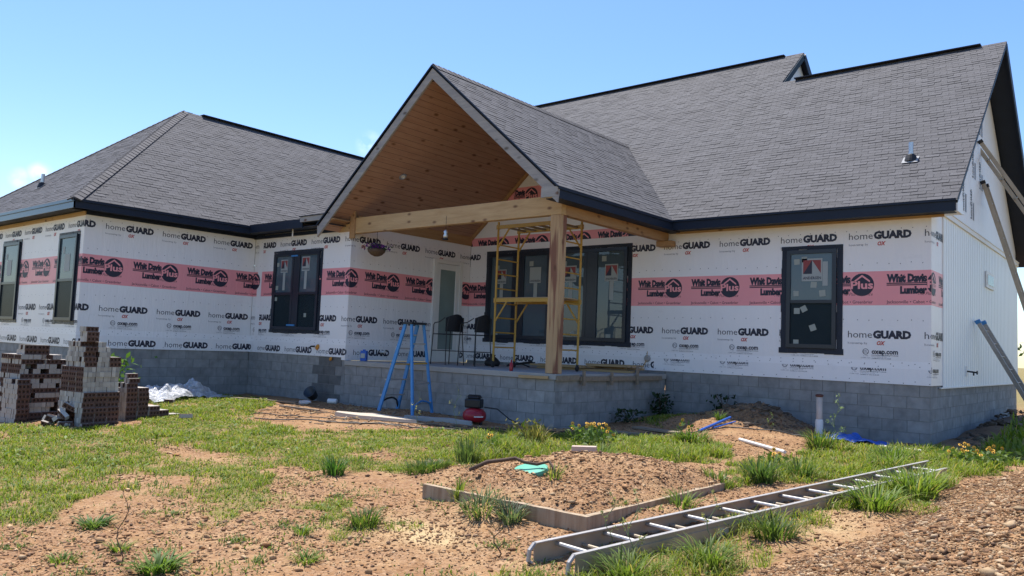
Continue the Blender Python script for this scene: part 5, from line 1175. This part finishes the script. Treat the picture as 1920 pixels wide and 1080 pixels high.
clump(8.08, -8.36, 50, .11, .14, 'little tuft left of the bright rosette at the bottom', lean=1.0)
clump(8.80, -6.72, 160, .20, .24, 'ragged weed tuft on the dirt left of the kerb corner', (.05, .10, .02), (.15, .21, .05), .7)
clump(9.60, -5.82, 110, .22, .20, 'grey green tuft growing against the kerb front', (.07, .10, .06), (.17, .22, .12), .8, .011)
clump(8.80, -5.62, 60, .20, .12, 'yellow green tuft at the kerb left end', (.10, .15, .02), (.24, .30, .05), .6)
clump(8.10, -8.75, 60, .10, .18, 'small sprawling tuft at the lower left', lean=1.0)
clump(9.25, -7.62, 80, .10, .18, 'short tuft on bare dirt near the bottom centre', lean=1.0)
clump(8.64, -7.22, 40, .12, .12, 'tiny tuft on the bare dirt below the ragged weed', lean=.9)
clump(11.82, -1.95, 230, .40, .50, 'tall bright grass clump growing beside the lying ladder', (.08, .15, .02), (.24, .32, .07), .75, .014)
clump(11.72, -3.0, 180, .34, .40, 'arching grass clump between the lying ladder and the gravel heap', (.07, .14, .02), (.22, .30, .06), .85, .013)
clump(11.42, -4.7, 160, .24, .36, 'dark grass tuft under the near half of the lying ladder', (.04, .08, .02), (.14, .20, .05), .8, .012)
clump(11.12, -6.45, 130, .24, .32, 'long bladed tuft in front of the near end of the lying ladder', (.06, .11, .02), (.20, .27, .06), .8, .012)
clump(11.35, -5.75, 130, .24, .30, 'arching tuft right of the near end of the lying ladder', (.06, .11, .02), (.20, .27, .06), .9, .012)
clump(9.75, 1.35, 200, .38, .40, 'leafy green tuft at the foot of the tall weed by the standpipe', (.05, .11, .02), (.17, .25, .06), .6, .012)
clump(7.55, 2.55, 60, .24, .14, 'small spiky tuft on the crest of the lit mound', (.06, .13, .02), (.18, .27, .06), .6, .012)
clump(10.9, .9, 220, .34, .50, 'wide green tuft left of the far end of the lying ladder', (.06, .12, .02), (.19, .27, .06), .7, .012)
clump(8.2, .2, 260, .30, .50, 'leafy green tuft in front of the shaded mound', (.06, .12, .02), (.19, .27, .06), .7, .012)
clump(6.2, -2.3, 180, .20, .45, 'wispy pale grass tuft in front of the compressor', (.09, .14, .03), (.22, .27, .08), .5)
clump(9.30, -5.86, 130, .20, .34, 'scruffy weed patch where dirt spills over the kerb front', (.07, .11, .04), (.20, .26, .09), .9, .010)
clump(10.42, -4.35, 90, .22, .26, 'thin weed patch against the right side of the kerb', (.07, .12, .03), (.21, .28, .07), .8, .010)
clump(10.15, -3.0, 120, .20, .36, 'weed patch at the far right corner of the kerb', (.07, .12, .03), (.21, .28, .07), .8, .010)
clump(9.35, -4.9, 40, .20, .16, 'few green sprouts growing on the dirt inside the kerb', (.09, .15, .03), (.25, .32, .07), .6, .009)
clump(8.35, -2.6, 200, .30, .55, 'ragged weeds behind the dirt filled kerb', (.07, .12, .02), (.22, .30, .06), .7, .011)
clump(11.05, .1, 160, .30, .40, 'loose weeds left of the lying ladder far half', (.07, .12, .02), (.22, .30, .06), .8, .011)
# ---- leafy weeds
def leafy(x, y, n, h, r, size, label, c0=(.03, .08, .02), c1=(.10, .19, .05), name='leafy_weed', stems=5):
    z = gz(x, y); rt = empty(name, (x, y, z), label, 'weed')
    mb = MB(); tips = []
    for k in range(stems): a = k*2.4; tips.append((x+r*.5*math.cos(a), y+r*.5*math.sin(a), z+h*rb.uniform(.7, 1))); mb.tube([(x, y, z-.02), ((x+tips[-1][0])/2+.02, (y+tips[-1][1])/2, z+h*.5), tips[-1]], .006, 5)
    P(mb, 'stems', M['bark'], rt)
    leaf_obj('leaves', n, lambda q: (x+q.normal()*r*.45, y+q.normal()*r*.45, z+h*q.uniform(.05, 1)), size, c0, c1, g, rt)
    return rt
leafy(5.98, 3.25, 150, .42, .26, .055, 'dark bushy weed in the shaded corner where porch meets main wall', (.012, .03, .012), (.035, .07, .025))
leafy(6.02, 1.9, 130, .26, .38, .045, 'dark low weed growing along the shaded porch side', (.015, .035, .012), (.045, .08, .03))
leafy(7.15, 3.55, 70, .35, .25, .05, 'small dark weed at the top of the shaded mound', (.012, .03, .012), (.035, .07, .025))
leafy(.05, -5.0, 420, 1.05, .42, .06, 'tall leafy green weed growing between the brick stacks', (.04, .10, .02), (.14, .26, .05))
leafy(6.75, -2.05, 120, .34, .3, .045, 'leafy weed with reddish tips left of the yellow flowers', (.06, .11, .02), (.24, .20, .06))
# tall thin weeds
def stalk(x, y, h, label, nb=9, c=(.20, .25, .10), dry=False, name='tall_weed', r=.004):
    z = gz(x, y); rt = empty(name, (x, y, z), label, 'weed'); mb = MB(); p = [(x+.03*math.sin(k*1.3)+.02*k/8*h, y+.02*math.cos(k), z+h*k/8) for k in range(9)]; mb.tube(p, r, 5, r_end=r*.4)
    for k in range(nb): i = 2+k % 6; q = p[i]; a = k*2.2; L = h*.17*(1.1-i/12); mb.tube([q, (q[0]+L*.5*math.cos(a), q[1]+L*.5*math.sin(a), q[2]+L*.6), (q[0]+L*math.cos(a), q[1]+L*math.sin(a), q[2]+L)], r*.6, 4, r_end=r*.25)
    P(mb, 'stem', M['bark'] if dry else plain('green_stem', (.16, .21, .09), .8), rt)
    leaf_obj('seed_spray', nb*7, lambda q: (lambda i, a, L: (p[i][0]+L*math.cos(a)*q.uniform(.4, 1), p[i][1]+L*math.sin(a)*q.uniform(.4, 1), p[i][2]+L*q.uniform(.4, 1)))(*(lambda k: (2+k % 6, k*2.2, h*.17*(1.1-(2+k % 6)/12)))(int(q.integers(0, nb)))), .014 if not dry else .01, c, tuple(v*1.5 for v in c), g, rt)
stalk(9.92, 1.55, .88, 'tall pale branched weed standing before the block wall right of the standpipe', 14, (.22, .30, .14))
stalk(8.42, -8.52, .48, 'thin dry brown stalk standing in the left foreground', 5, (.20, .13, .08), True, r=.005)
stalk(10.14, -6.62, .30, 'dry twig with sparse leaves left of the near end of the ladder', 7, (.12, .14, .06), True, r=.006)
stalk(11.0, -6.2, .55, 'seeding grass stalk rising in front of the lying ladder', 8, (.28, .28, .14))
stalk(11.25, -5.5, .50, 'leaning seed stalk beside the lying ladder rail', 7, (.28, .28, .14))
stalk(4.9, -1.6, .75, 'tall straw coloured seed stalk right of the compressor', 5, (.40, .38, .20))
stalk(4.1, -1.7, .62, 'straw coloured seed stalk left of the compressor', 4, (.40, .38, .20))
stalk(10.62, -5.9, .42, 'thin seed stalk between the kerb corner and the ladder', 6, (.26, .26, .12))
stalk(8.6, 2.3, .33, 'short weed stalk on the lit mound crest', 7, (.16, .22, .08))
# ---- yellow flowers
M['petal'] = plain('yellow_petal', (.75, .40, .02), .6, .15, 30)
def daisies(x, y, n, r, h, label, sz=.028):
    z = gz(x, y); rt = empty('flower_plant', (x, y, z), label, 'flowers')
    leaf_obj('foliage', n*14, lambda q: (x+q.normal()*r*.5, y+q.normal()*r*.5, z+h*q.uniform(.02, .8)), .045, (.05, .10, .02), (.16, .24, .06), g, rt)
    for k in range(n):
        fx, fy, fz = x+g.normal()*r*.45, y+g.normal()*r*.45, z+h*g.uniform(.6, 1.05); mb = MB(); nr = Vector((CAM.x-fx, CAM.y-fy, 6)).normalized()+Vector(g.normal(0, .35, 3)); nr.normalize(); a = nr.orthogonal().normalized(); b = nr.cross(a); c = Vector((fx, fy, fz))
        for j in range(8): t_ = j*.785; d = a*math.cos(t_)+b*math.sin(t_); e = a*math.cos(t_+1.57)+b*math.sin(t_+1.57); mb.face([c, c+d*sz*.6+e*sz*.28, c+d*sz*1.1-nr*.004, c+d*sz*.6-e*sz*.28])
        mb.tube([(x+(fx-x)*.5, y+(fy-y)*.5, z), c-nr*.004], .003, 4, 2); fl = P(mb, 'flower', [M['petal'], M['bark'], M['leafstem']], rt)
        mb = MB(); mb.lathe(c+nr*.001, [(sz*.33, 0), (sz*.3, .006), (sz*.12, .012)], 7, 0, nr); P(mb, 'flower_centre', M['bark'], fl)
    return rt
M['leafstem'] = plain('flower_stem', (.10, .16, .04), .7)
daisies(7.52, -1.52, 20, .34, .34, 'bushy plant with many yellow daisies in front of the porch right corner')
daisies(11.80, 1.55, 24, .50, .26, 'wide plant with yellow daisies at the top of the gravel heap on the right', .026)
daisies(10.12, -1.45, 4, .14, .26, 'small plant with a few yellow daisies behind the kerb far end')
daisies(7.02, -3.1, 3, .16, .30, 'sparse yellow daisies behind the spiky grass clump')
daisies(8.15, .05, 3, .14, .42, 'single tall stem with orange yellow daisies before the shaded mound')
# ---- dark earth clods; the right end's shade is painted into their colour (too many to count)
x = np.concatenate([g.normal(11.15, .25, 500), g.normal(8.0, .5, 420)]); y = np.concatenate([g.uniform(4.6, 12, 500), g.normal(3.3, .3, 420)]); k = house_mask(x, y); x, y = x[k], y[k]
stones('earth_clods', x, y, np.clip(g.lognormal(-3.6, .6, len(x)), .01, .10), g, 'dark clods of earth heaped against the block foundation', [(.13, .095, .065), (.16, .115, .08), (.10, .075, .055)], .0)
# ---- far trees
def tree(x, y, h, r, label, seed):
    q = np.random.default_rng(seed); z = gz(x, y); rt = empty('broadleaf_tree', (x, y, z), label, 'tree', 'trees beyond the house'); mb = MB(); mb.tube([(x, y, z-.3), (x+.1, y, z+h*.4), (x, y, z+h*.8)], .22, 8, r_end=.06)
    for k in range(6): a = k*1.1; mb.tube([(x, y, z+h*(.3+.06*k)), (x+r*.6*math.cos(a), y+r*.6*math.sin(a), z+h*(.5+.06*k))], .08, 6, r_end=.02)
    P(mb, 'trunk', M['bark'], rt)
    cen = [(x+q.normal()*r*.45, y+q.normal()*r*.45, z+h*q.uniform(.32, .95), r*q.uniform(.25, .5)) for _ in range(16)]
    def f(w): c = cen[int(w.integers(0, 16))]; d = w.normal(size=3); d /= np.linalg.norm(d); m = c[3]*w.uniform(.5, 1); return (c[0]+d[0]*m, c[1]+d[1]*m, c[2]+d[2]*m*.8)
    leaf_obj('crown', 1500, f, .30, (.025, .055, .015), (.07, .12, .03), q, rt)
for i, (x, y, h, r, lb) in enumerate(((6.0, 82, 4.2, 3.6, 'round green tree in the distance past the right end of the house'), (10.5, 90, 4.6, 4, 'larger distant tree right of the round one'), (16, 88, 4.4, 4, 'distant tree at the far right edge'), (24, 95, 5, 4, 'tall distant tree beyond the far right edge'), (-42, 22, 8, 4.5, 'distant tree left of the left wing'), (-50, 5, 9, 5, 'distant tree far beyond the left edge'))):
    tree(x, y, h, r, lb, 40+i)
